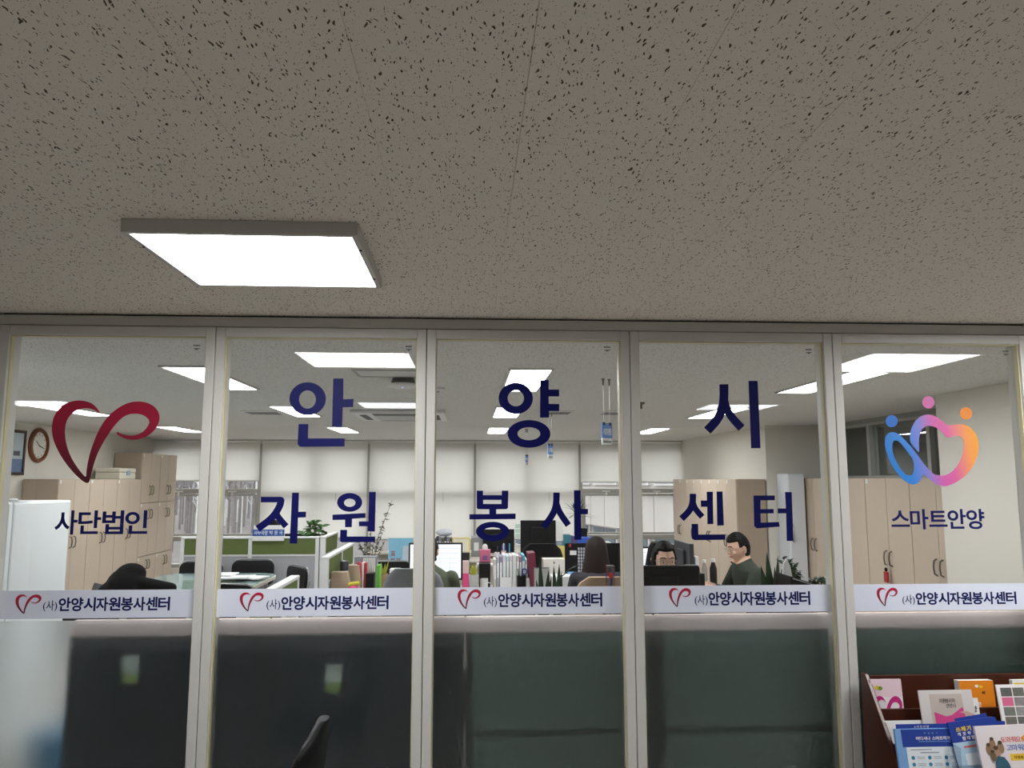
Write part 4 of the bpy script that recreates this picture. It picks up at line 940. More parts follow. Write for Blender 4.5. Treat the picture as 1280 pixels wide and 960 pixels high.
    if glasses:
        g = MB()
        for sx in (-1, 1):
            g.tube([H((sx * 0.033 + 0.024 * math.cos(2 * math.pi * j / 20), -0.097 + 0.25 * abs(0.024 * math.cos(2 * math.pi * j / 20)), 0.002 + 0.017 * math.sin(2 * math.pi * j / 20))) for j in range(20)], 0.0016, 6, closed=True)
            g.tube([H((sx * 0.057, -0.09, 0.006)), H((sx * 0.079, -0.02, 0.010)), H((sx * 0.078, 0.012, 0.008))], 0.0016, 6)
        g.tube([H((-0.009, -0.098, 0.004)), H((0, -0.101, 0.007)), H((0.009, -0.098, 0.004))], 0.0016, 6)
        g.build('glasses', M('silver_glasses', (170, 165, 158), 0.3, 0.7), t, smooth=True)
    t.scale = (s, s, s); return t
m_gsh = M('dark_green_wool', (58, 66, 56), 0.9, vary=0.12, scale=30); m_trs = M('dark_trousers', (40, 42, 50), 0.8)
q = A(926, 665, 6.4)
person('man in a dark green sweater and glasses reading papers at his desk', (2.35, 3.0, 0), R(-90) + 0.10, m_gsh, m_trs, HAIRK, s=0.985, head_pitch=0.22, head_yaw=0.05, lean=0.08, hands=[Vector((-0.10, -0.38, 0.83)), Vector((0.04, -0.40, 0.82))], voxel=0.0055, glasses=True, collar=1.10, elbow_out=0.10)
q = A(821, 690, 5.2)
person('woman with dark hair and glasses looking down behind a black monitor', (q.x, 1.83, 0), 0.10, M('grey_knit', (120, 122, 130), 0.9), m_trs, HAIRK, s=1.012, head_pitch=0.08, head_yaw=0.0, lean=0.10, voxel=0.0055, female=True, glasses=True, long_hair=0.14)
q = A(744, 690, 6.2)
person('woman with long brown hair in a dark grey top, seen from behind', (q.x, 2.72, 0), R(180) - 0.1, M('dark_grey_top', (58, 58, 66), 0.9), m_trs, HAIRB, s=0.965, voxel=0.007, female=True, long_hair=0.26, back_view=True)
q = A(534, 690, 6.0)
person('person in an olive green jacket at the bright monitor, seen from behind', (q.x, 2.62, 0), R(180), M('olive_jacket', (84, 92, 72), 0.9, vary=0.15, scale=25), m_trs, HAIRB, s=0.99, voxel=0.008)
q = A(342, 652, 9.5)
person('person with black hair half hidden behind the blue name plate', (q.x, 6.22, 0), 0, M('charcoal_suit', (50, 52, 60), 0.9), m_trs, HAIRK, s=0.945, voxel=0.008)
# papers held by the man
t = tag(MB().obox((0, 0, 0), (0.15, 0.21, 0.002), (0, R(38), 0)).build('paper_sheet', m_paper), 'white sheet of paper held by the man in green', 'paper'); t.location = (1.80, 2.99, 0.925)

# chairs of the office workers
m_tan = M('tan_chair_fabric', (190, 164, 138), 0.85, vary=0.08, scale=50); m_gch = M('grey_chair_fabric', (136, 138, 144), 0.85, vary=0.08, scale=50)
office_chair('tan office chair of the woman with brown hair', (A(751, 720, 6.0).x, 2.70, 0), R(180), m_tan, 0.965, 0.44, arms=False, back_h=0.36)
office_chair('grey office chair of the person in the olive jacket', (A(519, 705, 5.9).x, 2.56, 0), R(180), m_gch, 1.05, 0.46, arms=False, back_h=0.46)
office_chair('black office chair of the man in green', (2.37, 3.0, 0), R(-90), m_cloth, 0.88, 0.44, arms=False, back_h=0.36)
office_chair('black office chair of the woman with glasses', (A(817, 690, 5.2).x, 1.86, 0), 0.05, m_cloth, 0.90, 0.44, arms=False, back_h=0.38)
office_chair('black office chair behind the blue name plate', (A(342, 652, 9.5).x, 6.25, 0), 0, m_cloth, 0.92, 0.44, arms=False, back_h=0.4)
office_chair('large empty black office chair before the far monitor', (A(672, 674, 8.7).x, 5.05, 0), R(180), m_cloth, 1.02, 0.48, back_h=0.5)
# monitors
q = A(545, 678, 6.95); monitor('black monitor with a bright white screen before the olive jacket', (q.x, 3.5, 0), 0, 0.47, 0.32, q.z)
q = A(783, 682, 6.95); monitor('black monitor with a pale screen right of the brown haired woman', (q.x + 0.06, 3.42, 0), 0, 0.30, 0.24, q.z)
q0 = A(774, 706, 4.75); q1 = A(870, 706, 4.75); monitor('black monitor seen from behind in front of the woman with glasses', ((q0.x + q1.x) / 2, 1.32, 0), R(180), q1.x - q0.x, 0.30, q0.z, lit=False)
q = A(857, 677, 6.6); monitor('dark monitor with a silver edge turned toward the man in green', (q.x, q.y, 0), R(91), 0.46, 0.30, q.z, lit=False, body=M('dark_grey_plastic', (50, 52, 56), 0.35))
q = A(844, 680, 7.05); monitor('second dark monitor standing behind the silver edged one', (q.x, q.y, 0), R(90), 0.30, 0.28, q.z, lit=False)
q = A(623, 661, 9.8); monitor('wide black monitor seen from behind the ring letter', (q.x, 6.35, 0), R(180), 0.39, 0.29, q.z, lit=False)
q = A(672, 650, 9.8); monitor('tall black monitor with green notes on its left edge', (q.x, 6.35, 0), R(180), 0.44, 0.40, q.z, lit=False)
q = A(378, 667, 9.2); monitor('black monitor peeking over the long green divider', (q.x, 5.82, 0), R(180), 0.40, 0.27, q.z, lit=False)

# ------------------------------------------------------------------ plants
def blade_mesh(p0, p1, w_, bend=0.0, segs=6, twist=0.0):
    p0 = Vector(p0); p1 = Vector(p1); d = p1 - p0; side = d.cross(Vector((0, 0, 1)))
    side = side.normalized() if side.length > 0.45 * d.length else Vector((1, 0, 0))
    side = Matrix.Rotation(twist, 3, d.normalized()) @ side; nrm = side.cross(d).normalized(); m = MB(); vs = []; fs = []
    for i in range(segs + 1):
        f = i / segs; c = p0 + d * f + Vector((0, 0, -bend * f * f)); ww = w_ / 2 * (0.75 + 0.6 * f - 1.35 * f ** 2.4) if f < 1 else 0.0008
        ww = max(ww, 0.0008); vs += [c - side * ww, c + nrm * ww * 0.25, c + side * ww, c - nrm * 0.0015]
    for i in range(segs):
        for j in range(4): fs.append((4 * i + j, 4 * i + (j + 1) % 4, 4 * i + 4 + (j + 1) % 4, 4 * i + 4 + j))
    fs += [(0, 1, 2, 3), tuple(4 * segs + j for j in (3, 2, 1, 0))]
    return m.add(vs, fs)
def pot(t, r, h, mat, z=0.0):
    MB().lathe([(r * 0.72, z), (r, z + h), (r * 0.9, z + h), (r * 0.85, z + h * 0.85)], (0, 0, 0), 20).build('pot', mat, t, smooth=True)
    MB().lathe([(r * 0.84, z + h * 0.8), (r * 0.84, z + h * 0.87)], (0, 0, 0), 20).build('soil', M('potting_soil', (62, 48, 38), 0.95, vary=0.3, scale=80), t)
def snake_plant(label, loc, tips, potr=0.07, poth=0.16, potmat=None, w_=0.045, mat=None):
    t = thing('snake_plant', label, 'plant', loc, 0, 'upright bladed plants'); pot(t, potr, poth, potmat or m_white)
    for k, (x, y, z) in enumerate(tips): blade_mesh((x * 0.25, y * 0.25, poth * 0.8), (x, y, z), w_, 0, 6, (k % 3 - 1) * 0.5).build('leaf', mat or m_leafd, t, smooth=True)
    return t
def spiky_plant(label, loc, h, n, length, seed, potr=0.13, trunk=0.014, w_=0.03, mat=None):
    random.seed(seed); t = thing('dracaena_plant', label, 'plant', loc, 0, 'spiky leaved floor plants'); pot(t, potr, 0.24, M('brown_pot', (104, 84, 70), 0.6))
    MB().tube([(0, 0, 0.2), (0.02, 0, h * 0.6), (0, 0, h)], [trunk * 1.2, trunk, trunk * 0.8], 8).build('trunk', M('plant_trunk', (132, 112, 86), 0.8, vary=0.2, scale=40), t, smooth=True)
    for k in range(n):
        a = 2.4 * k + random.uniform(-.3, .3); e = random.uniform(0.1, 1.1); L = length * random.uniform(0.75, 1.1); z = h - 0.10 * (k / n)
        blade_mesh((0, 0, z), (math.cos(a) * L * math.cos(e), math.sin(a) * L * math.cos(e), z + L * math.sin(e)), w_, 0.10 * math.cos(e), 6, 0).build('leaf', mat or m_leafd, t, smooth=True)
    return t
def bushy_plant(label, loc, base, stems, leaf, n, seed, mat, potr=0.09, poth=0.14, potmat=None, name='leafy_plant'):
    random.seed(seed); t = thing(name, label, 'plant', loc, 0, 'leafy potted plants'); pot(t, potr, poth, potmat or M('terracotta_dark', (120, 92, 76), 0.7))
    st = MB(); lf = MB()
    for (x, y, z) in stems:
        p = [Vector((0, 0, poth * 0.8)), Vector((x * 0.35, y * 0.35, poth + (z - poth) * 0.55)), Vector((x, y, z))]
        st.tube(p, [0.006, 0.005, 0.002], 5)
        for k in range(n):
            f = random.uniform(base, 1.0); q = p[1].lerp(p[2], (f - 0.5) * 2) if f > 0.5 else p[0].lerp(p[1], f * 2)
            a = random.uniform(0, 6.28); e = random.uniform(-0.3, 0.9); L = leaf * random.uniform(0.6, 1.2)
            b = blade_mesh(q, q + Vector((math.cos(a) * math.cos(e), math.sin(a) * math.cos(e), math.sin(e))) * L, L * 0.45, L * 0.25, 3, random.uniform(-1, 1)); lf.add(b.v, b.f)
    st.build('stems', M('green_stem', (96, 100, 66), 0.7), t); tag(lf.build('foliage', mat, t), kind='stuff'); return t
q = A(679, 697, 4.6)
snake_plant('dark snake plant left of the tan chair, by the maroon folder', (q.x, 1.2, 0.73), [(-0.02, 0, q.z - 0.73), (0.03, -0.02, q.z - 0.80), (0.05, 0.02, q.z - 0.84), (-0.04, 0.01, q.z - 0.86)], potr=0.035)
q = A(692, 705, 4.6)
sp2 = snake_plant('dark snake plant in the middle panel, next to the long drooping stem', (q.x + 0.02, 1.2, 0.73), [(-0.02, 0, q.z - 0.74), (0.012, -0.01, q.z - 0.73), (0.03, 0.02, q.z - 0.77)], potr=0.03)
q0 = A(697, 725, 4.5); q1 = A(724, 706, 4.5)
MB().tube([(q0.x - 0.02, q0.y + 0.05, 0.86), q0, q0.lerp(q1, 0.6) + Vector((0, 0, 0.012)), q1], [0.004, 0.004, 0.003, 0.002], 6).build('long_stem', m_leafd, sp2, off=sp2.location)
t2 = snake_plant('tall snake plant behind the shoulder of the man in green', (A(964, 700, 4.65).x, 1.22, 0.73), [(-0.075, 0, 0.44), (-0.045, -0.02, 0.52), (0.03, 0.0, 0.50), (0.06, 0.02, 0.42), (0.0, 0.03, 0.36), (-0.09, -0.02, 0.30), (0.035, -0.03, 0.30), (-0.06, -0.04, 0.40), (0.0, -0.02, 0.44)], 0.08, 0.15, None, 0.065)
q = A(978, 690, 4.8)
bushy_plant('glossy dark green plant beside the white locker', (q.x + 0.06, 1.38, 0.73), 0.45, [(-0.07, 0, 0.47), (-0.03, 0.02, 0.46), (0.0, -0.02, 0.42), (0.03, 0.0, 0.37), (-0.09, 0.0, 0.45)], 0.042, 12, 4, m_leafd, potmat=m_black, poth=0.36, potr=0.04)
q = A(1024, 718, 4.45)
bushy_plant('low dark green plant right of the black tray', (q.x, 1.02, 0.73), 0.6, [(-0.05, 0, 0.37), (0.0, 0.02, 0.40), (0.05, 0, 0.37), (0.03, -0.03, 0.35)], 0.055, 9, 6, m_leafd, poth=0.3, potr=0.07)
q = A(395, 650, 9.3)
bushy_plant('bright leafy plant on the desk behind the green divider', (q.x, 5.75, 0.73), 0.3, [(-0.13, 0, 0.36), (-0.05, 0.02, 0.47), (0.04, -0.02, 0.50), (0.11, 0, 0.42), (0.02, 0.06, 0.40), (-0.02, -0.06, 0.38), (0.15, 0, 0.32)], 0.095, 20, 8, m_leaf)
q = A(462, 690, 10.3)
bushy_plant('airy ficus with long twigs rising before the blind', (q.x, q.y, 0.0), 0.45, [(-0.16, 0, 0.95), (-0.05, 0.05, 0.88), (0.06, 0.0, 0.95), (0.16, 0, 1.0), (0.02, 0, 1.38), (0.28, 0, 1.42), (-0.10, 0.0, 0.80), (0.20, 0.02, 0.9)], 0.055, 26, 10, M('dull_leaf', (84, 92, 68), 0.6, vary=0.3, scale=40), potr=0.14, poth=0.3)
q = A(592, 704, 6.5)
snake_plant('small yellow green plant in a brown pot by the bright monitor', (q.x, 3.17, 0.73), [(-0.035, 0, 0.24), (-0.015, 0.01, 0.27), (0.01, 0, 0.28), (0.035, 0, 0.24), (0.02, -0.02, 0.22), (-0.03, -0.01, 0.21), (0.0, 0.02, 0.25)], 0.04, 0.17, M('brown_pot'), 0.022, m_leafy)
q = A(486, 704, 7.6)
snake_plant('small yellow plant in a tan basket by the blue poster', (q.x, 3.70, 0.73), [(-0.05, 0, 0.19), (-0.02, 0.01, 0.22), (0.02, 0, 0.21), (0.05, 0, 0.23), (0.03, -0.02, 0.18)], 0.045, 0.12, M('tan_basket', (150, 128, 92), 0.8), 0.028, m_leafy)
spiky_plant('dark spiky plant before the blind, right of the far monitor', (A(722, 640, 11.4).x, 8.0, 0), 1.22, 22, 0.30, 3)
spiky_plant('dark spiky plant behind the woman with glasses', (A(812, 680, 8.4).x, 5.0, 0), 0.80, 24, 0.26, 5)
q = A(239, 655, 9.1)
snake_plant('thin aloe on the far end of the green divider desk', (-2.98, 5.6, 0.73), [(-0.04, 0, q.z - 0.74), (0.03, 0.01, q.z - 0.72), (0.05, 0, q.z - 0.78)], 0.06, 0.2, None, 0.03)

# ------------------------------------------------------------------ things on the desks
def block(name, label, cat, px0, px1, py0, d, dep=0.2, zb=0.73, mat=None, group=None, bevel=0.003, extra=None):
    a = A(px0, py0, d); b = A(px1, py0, d); t = thing(name, label, cat, ((a.x + b.x) / 2, a.y, zb), 0, group)
    hw = (b.x - a.x) / 2; h = a.z - zb
    MB().box(-hw, hw, 0, dep, 0, h).build(extra or 'body', mat or m_white, t, bevel=bevel); t['hw'] = hw; t['h'] = h; return t
# row of upright document files
cols = [(210, 205, 196), (176, 178, 186), (150, 146, 168), (222, 222, 224), (196, 214, 222), (214, 210, 206), (232, 232, 230), (200, 196, 198), (170, 120, 132), (92, 160, 190), (190, 196, 198)]
nm = ['buff', 'pale grey', 'lilac grey', 'white', 'pale blue', 'off white', 'bright white', 'light grey', 'dusty pink', 'sky blue', 'silver']
px = 617.0
for k in range(11):
    wd = (4, 3.5, 4, 4.5, 4, 4, 4.5, 4, 3, 4, 3)[k]; t = block('document_file', '%s document file, number %s in the upright row from the left' % (nm[k], ['one', 'two', 'three', 'four', 'five', 'six', 'seven', 'eight', 'nine', 'ten', 'eleven'][k]), 'file', px, px + wd - 0.5, (700, 697, 696, 694, 695, 694.5, 694, 695, 696, 694, 699)[k], 6.62, 0.24, mat=M('file_' + nm[k].replace(' ', '_'), cols[k], 0.6), group='upright document files')
    MB().box(-t['hw'] * 0.7, t['hw'] * 0.7, -0.0012, -0.0002, t['h'] * 0.45, t['h'] * 0.85).build('spine_label', m_paper, t); px += wd
t = block('box_file', 'white box file with a dark edge behind the pencil cup', 'box file', 646.5, 658, 698.5, 6.75, 0.25, mat=m_white); MB().box(t['hw'] - 0.02, t['hw'] - 0.002, -0.001, 0.0, 0.12, 0.24).build('spine_label', M('maroon', (112, 40, 60), 0.6), t)
t = thing('pencil_cup', 'black mesh pencil cup with scissors by the white box file', 'pencil cup', (A(653, 715, 6.45).x, 3.16, 0.73))
MB().lathe([(0.036, 0), (0.040, 0.16), (0.037, 0.16), (0.033, 0.01)], (0, 0, 0), 20).build('cup', m_black, t, smooth=True)
for k, c in enumerate(((40, 150, 70), (220, 220, 220), (60, 60, 160))): MB().tube([(-0.015 + 0.012 * k, 0, 0.02), (-0.03 + 0.02 * k, 0.0, 0.215)], 0.005, 8).build('pen', M('pen_%d' % k, c, 0.4), t)
t = thing('scissors', 'scissors with blue grey ring handles beside the pencil cup', 'scissors', (A(660, 711, 6.5).x, 3.22, 0.73))
MB().box(-0.035, 0.035, -0.03, 0.03, 0, 0.13).build('holder', m_white, t, bevel=0.006)
for sx in (-1, 1): MB().tube([(sx * 0.02 + 0.018 * math.cos(a), 0, 0.185 + 0.024 * math.sin(a)) for a in [2 * math.pi * j / 14 for j in range(14)]], 0.006, 6, closed=True).build('ring_handle', M('blue_grey_plastic', (92, 104, 140), 0.4), t, smooth=True)
MB().box(-0.008, 0.008, -0.002, 0.002, 0.08, 0.165).build('blades', m_metal, t)
block('name_card', 'small white card standing before the document files', 'card', 625, 639, 722, 6.53, 0.02, mat=m_paper)
# shelf behind the files with cups
a = A(596, 704, 7.1); b = A(664, 704, 7.1)
t = thing('desk_shelf', 'white desk shelf behind the document files', 'shelf', ((a.x + b.x) / 2, 3.62, 0.73)); hw = (b.x - a.x) / 2; zs = 0.20
MB().box(-hw, hw, 0, 0.16, zs - 0.016, zs).build('board', m_white, t)
for sx in (-1, 1): MB().box(sx * hw - 0.008, sx * hw + 0.008, 0.003, 0.157, 0, zs - 0.017).build('side_panel', m_white, t)
t = block('tissue_box', 'pink tissue box with a white tissue on the desk shelf', 'tissue box', 599.5, 613, 687, 7.08, 0.09, 0.93, M('pink_card', (206, 110, 140), 0.6)); t.location.y = 3.65
MB().ell((0, 0.045, t['h'] + 0.015), (0.026, 0.02, 0.035), 10, 8).build('tissue', m_paper, t)
MB().box(-0.02, 0.02, -0.0012, -0.0002, t['h'] * 0.3, t['h'] * 0.6).build('print', M('purple_print', (130, 90, 150), 0.6), t)
def cup(label, px0, px1, py, d, z, mat, pens, y=None):
    a = A(px0, py, d); b = A(px1, py, d); r = (b.x - a.x) / 2; t = thing('pen_cup', label, 'cup', ((a.x + b.x) / 2, a.y if y is None else y, z), 0, 'pen cups on the desk shelf'); h = a.z - z
    MB().lathe([(r * 0.85, 0), (r, h), (r * 0.88, h), (r * 0.75, 0.006)], (0, 0, 0), 18).build('cup', mat, t, smooth=True)
    for k, (x, ht, c) in enumerate(pens): MB().tube([(x * 0.3, 0, 0.01), (x, 0.0, h + ht)], 0.006, 8).build('pen', M('pen_c%d%d%d' % c, c, 0.4), t, smooth=True)
cup('white cup left of the pink pen cup on the desk shelf', 618, 624.5, 690, 7.1, 0.93, m_white, [(0.005, 0.05, (40, 40, 44))], 3.69)
cup('pale pink cup full of pens on the desk shelf', 626.5, 632.5, 688, 7.1, 0.93, M('pale_pink', (226, 196, 196), 0.5), [(-0.012, 0.05, (60, 100, 170)), (0.0, 0.065, (220, 220, 225)), (0.012, 0.055, (60, 70, 150))], 3.69)
cup('brown cup with a cyan marker on the desk shelf', 634, 639.5, 690, 7.1, 0.93, M('brown_glass', (120, 70, 50), 0.4), [(0.0, 0.075, (60, 170, 210))], 3.69)
# papers, folders, notes
q = A(669, 694, 6.3); t = thing('maroon_folder', 'maroon folder standing beside the snake plant', 'folder', (q.x, 3.2, 0.73)); MB().obox((0, 0.0, (q.z - 0.73) / 2), (0.06, 0.20, q.z - 0.73), (0, R(-5), 0)).build('cover', M('maroon', (112, 40, 60), 0.6), t, bevel=0.002)
q0 = A(668, 707, 4.75); q1 = A(687, 707, 4.75); t = thing('desk_calendar', 'white desk calendar behind the snake plant leaves', 'calendar', ((q0.x + q1.x) / 2, 1.33, 0.73)); hw = (q1.x - q0.x) / 2
MB().obox((0, 0.0, 0.21), (2 * hw, 0.004, 0.42), (R(-8), 0, 0)).build('page', m_paper, t); MB().obox((0, 0.11, 0.21), (2 * hw, 0.004, 0.42), (R(8), 0, 0)).build('stand', M('calendar_grey', (120, 116, 124), 0.6), t)
MB().obox((0, -0.003, 0.30), (hw * 1.5, 0.001, 0.003), (R(-8), 0, 0)).build('printed_line', M('badge_grey'), t)
t = block('white_box', 'plain white box with a small dark mark behind the calendar', 'box', 679, 706, 699, 6.6, 0.14, mat=M('warm_white', (226, 222, 214), 0.5)); MB().box(-0.004, 0.004, -0.001, 0, t['h'] - 0.04, t['h'] - 0.02).build('mark', m_black, t)
block('paper_tray', 'pile of white papers left of the tan chair', 'paper', 690, 716, 721, 6.35, 0.2, mat=m_paper)
block('blue_tray', 'bright blue tray below the black desk screen', 'tray', 712, 722.5, 717.5, 6.6, 0.16, mat=M('bright_blue', (70, 150, 206), 0.45))
# black desk screen with wire grid
q0 = A(706, 679, 7.15); q1 = A(775, 679, 7.15); t = thing('desk_screen', 'black desk screen with a wire grid behind the brown haired woman', 'desk screen', ((q0.x + q1.x) / 2, 3.74, 0.731)); hw = (q1.x - q0.x) / 2; h = q0.z - 0.731
MB().box(-hw, hw, 0, 0.025, 0, h).build('panel', m_black, t, bevel=0.004)
MB().box(-hw + 0.045, -hw + 0.105, -0.002, -0.0002, h - 0.105, h - 0.065).build('white_card', m_paper, t)
MB().ell((-hw + 0.045, -0.008, h - 0.02), (0.012, 0.009, 0.016), 10, 8).build('red_clip', M('red_plastic', (190, 50, 56), 0.4), t)
gx0, gx1 = A(721.5, 690, 7.15).x - t.location.x, A(741, 690, 7.15).x - t.location.x
MB().box(gx0, gx1, -0.004, -0.002, 0.0, h - 0.035).build('grid_backing', M('grid_paper', (236, 238, 244), 0.7, vary=0.2, scale=45), t)
g = MB(); nx, nz = 6, 12
for k in range(nx + 1): x = gx0 + (gx1 - gx0) * k / nx; g.box(x - 0.003, x + 0.003, -0.010, -0.0045, 0.0, h - 0.035)
for k in range(nz + 1): z = (h - 0.035) * k / nz; g.box(gx0, gx1, -0.012, -0.0102, z - 0.003, z + 0.003)
tag(g.build('wire_grid', m_black, t), kind='stuff')
# acrylic holder on the front desk
q0 = A(758, 707, 4.7); q1 = A(767.5, 707, 4.7); t = thing('acrylic_holder', 'clear acrylic holder with a blue pen before the tan chair', 'holder', ((q0.x + q1.x) / 2, 1.28, 0.73)); hw = (q1.x - q0.x) / 2
MB().box(-hw, hw, 0, 0.05, 0, q0.z - 0.73).build('holder_body', glass_mat('clear_acrylic', (0.8, 0.83, 0.86), 0.05), t)
MB().tube([(-0.005, 0.025, 0.02), (0.008, 0.025, 0.40)], 0.006, 8).build('pen', M('blue_pen', (60, 72, 120), 0.4), t)
MB().box(-0.012, 0.012, -0.002, -0.0005, q0.z - 0.80, q0.z - 0.77).build('red_label', M('red_plastic'), t)
# notes on the far monitor, far desk clutter
zt_ = A(650, 655, 9.75)
for k, py in enumerate((655, 661, 667)):
    q = A(647, py, 9.72); t = tag(MB().box(-0.03, 0.03, 0, 0.002, -0.05, 0).build('sticky_note', M('mint_note', (190, 216, 200), 0.7)), 'mint green sticky note on the far monitor edge, %s of three' % ('top', 'middle', 'lowest')[k], 'sticky note', 'mint sticky notes'); t.location = (q.x, 6.30, q.z)
q0 = A(694, 652, 9.72); q1 = A(704, 676, 9.72); t = tag(MB().box(0, q1.x - q0.x, 0, 0.003, 0, q0.z - q1.z).build('memo_sheet', m_paper), 'white memo sheet on the right edge of the far monitor', 'paper'); t.location = (q0.x, 6.33, q1.z)
block('yellow_pad', 'yellow note pad right of the large empty black chair', 'note pad', 698, 706, 683, 9.5, 0.1, mat=M('yellow_note', (222, 206, 120), 0.7))
block('teal_box', 'teal box on the far desk, right of the memo sheet', 'box', 704.5, 714, 669, 9.7, 0.2, mat=M('teal_card', (60, 120, 136), 0.6))
block('purple_box', 'narrow purple box beside the teal box', 'box', 714.3, 718.5, 670.5, 9.7, 0.2, mat=M('purple_card', (92, 66, 130), 0.6))
block('blue_box', 'long bright blue box on the far desk', 'box', 721, 745, 672.5, 9.7, 0.2, mat=M('blue_card', (52, 92, 190), 0.5))
block('white_tray', 'flat white tray on the far desk past the blue box', 'tray', 746, 764, 678, 9.9, 0.2, mat=m_white)
block('black_box', 'small black box standing behind the blue box', 'box', 726.5, 734, 660.5, 10.05, 0.05, mat=m_black)
# far left clutter
for k in range(6):
    x = 545 + k * 3.4; t = block('dark_binder', 'dark binder on the far desk, place %s from the partition post' % ['one', 'two', 'three', 'four', 'five', 'six'][k], 'binder', x, x + 3.1, 671.5 + (k % 3) * 0.7, 9.75, 0.2, mat=M('binder_%d' % (k % 3), ((60, 66, 76), (130, 134, 140), (90, 84, 78))[k % 3], 0.5), group='dark binders on the far desk')
    MB().box(-t['hw'] * 0.6, t['hw'] * 0.6, -0.001, 0, t['h'] * 0.5, t['h'] * 0.8).build('spine_label', m_paper, t)
q0 = A(545, 671, 9.8); q1 = A(565, 663, 9.8); t = thing('plastic_bag', 'white plastic bag on top of the dark binders', 'bag', ((q0.x + q1.x) / 2, 6.46, q0.z + 0.003)); m = MB().ell((0, 0, 0.045), (0.10, 0.07, 0.05), 18, 12)
for v in m.v: v.z = max(v.z, 0.0); v.x += 0.01 * math.sin(v.z * 90 + v.y * 50)
m.build('bag_film', M('bag_film', (214, 218, 226), 0.3, vary=0.1), t, smooth=True)
t = block('notice_board', 'small cream board with a yellow frame on the far desk', 'board', 565.5, 588, 672, 9.7, 0.03, mat=M('cream_board', (226, 220, 196), 0.7)); hw, h = t['hw'], t['h']
for e in ((-hw, -hw + 0.012, 0, h), (hw - 0.018, hw, 0, h), (-hw + 0.012, hw - 0.018, h - 0.012, h)): MB().box(e[0], e[1], -0.004, -0.0002, e[2], e[3]).build('frame_edge', M('yellow_note'), t)
MB().box(-0.05, 0.03, -0.002, -0.0002, 0.08, 0.16).build('pinned_sheet', m_paper, t)
t = block('grey_cabinet', 'grey desk cabinet with a white sheet next to the cream board', 'cabinet', 589, 604, 672, 9.8, 0.3, mat=M('grey_steel', (142, 144, 146), 0.5)); MB().box(-0.04, 0.02, -0.0015, -0.0002, t['h'] - 0.16, t['h'] - 0.06).build('white_sheet', m_paper, t)
# by the bright monitor
t = block('phone_stand', 'dark desk phone right of the bright monitor', 'phone', 578, 587, 691, 7.0, 0.06, mat=M('dark_grey_plastic'))
t = block('pink_note_pad', 'pink and white note pad below the dark phone', 'note pad', 578.5, 586.5, 701, 6.65, 0.03, mat=M('pale_pink')); MB().box(-t['hw'], t['hw'], -0.002, -0.0002, 0, t['h'] * 0.62).build('pink_half', M('hot_pink', (226, 84, 140), 0.6), t)
t = block('drawer_unit', 'dark drawer unit under the pink tissue box', 'drawer unit', 599, 613, 704.5, 6.9, 0.18, mat=m_black); MB().box(-0.03, 0.03, -0.004, -0.0002, 0.09, 0.1).build('drawer_pull', m_metal, t)
q = A(606, 723, 6.3); t = thing('white_mug', 'white mug before the document files', 'mug', (q.x, 3.2, 0.73)); MB().lathe([(0.03, 0), (0.034, 0.13), (0.030, 0.13), (0.026, 0.01)], (0, 0, 0), 18).build('cup', m_white, t, smooth=True); MB().tube([(0.032, 0, 0.10), (0.055, 0, 0.095), (0.055, 0, 0.05), (0.03, 0, 0.04)], 0.005, 6).build('handle', m_white, t, smooth=True)
# desk with tan box files (second panel)
m_tanf = M('tan_card', (190, 168, 146), 0.65)
for k, (a, b, py, d) in enumerate(((414, 437.5, 715.5, 6.55), (434, 451, 707, 6.9))):
    q0 = A(a, py, d); q1 = A(b, py, d); t = thing('tan_box_file', ['tan cardboard box file nearest the white end post', 'tan cardboard box file behind the first one'][k], 'box file', (q0.x, q0.y, 0.73), 0, 'tan box files'); W = q1.x - q0.x; h = q0.z - 0.73
    MB().prism([(0, 0), (W, 0), (W * 0.97, h * 0.45), (W * 0.82, h), (0, h)], 0, 0.10).build('box_shell', m_tanf, t)
q = A(428.5, 702, 6.75); t = thing('dark_tumbler', 'dark grey tumbler above the tan box files', 'tumbler', (q.x, q.y + 0.09, 0.73)); MB().lathe([(0.030, 0), (0.037, q.z - 0.75), (0.036, q.z - 0.735), (0.02, q.z - 0.73)], (0, 0, 0), 20).build('tumbler_body', M('charcoal_plastic', (74, 76, 84), 0.4), t, smooth=True); MB().box(-0.015, 0.012, -0.039, -0.037, 0.13, 0.137).build('printed_mark', M('badge_grey'), t)
t = block('paper_rack', 'rack of white paper bundles behind the red booklets', 'paper rack', 443, 471, 696, 7.1, 0.12, mat=M('grey_rack', (150, 152, 158), 0.6))
for k in range(7): MB().box(-t['hw'] * 0.2 + k * 0.016, -t['hw'] * 0.2 + k * 0.016 + 0.011, -0.01, -0.0005, 0.03, t['h'] - 0.01).build('paper_bundle', m_paper, t)
for k, c in enumerate(((200, 60, 96), (222, 90, 120), (232, 226, 220), (176, 44, 60))):
    block('booklet', '%s booklet leaning before the paper rack' % ['crimson', 'pink', 'white', 'dark red'][k], 'booklet', 446.5 + 3 * k, 449 + 3 * k, 703 + (k % 2), 6.95, 0.08, mat=M('booklet_%d' % k, c, 0.6), group='red and pink booklets')
block('black_bin', 'black desk bin right of the tan box files', 'bin', 457, 467.5, 717, 6.5, 0.1, mat=m_black)
t = block('green_file', 'white file with a bright green cover beside the black bin', 'file', 470, 475, 707, 6.7, 0.14, mat=M('bright_green', (110, 180, 80), 0.6))
block('white_carton', 'white carton left of the grey office chair', 'box', 487, 500, 711.5, 6.55, 0.1, mat=m_paper)
q = A(441, 722, 6.45); t = thing('yellow_duster', 'yellow and pink cleaning cloth on the tan box file', 'cloth', (q.x, 3.12, 0.731)); m = MB().ell((0, 0, 0.05), (0.05, 0.03, 0.05), 14, 10)
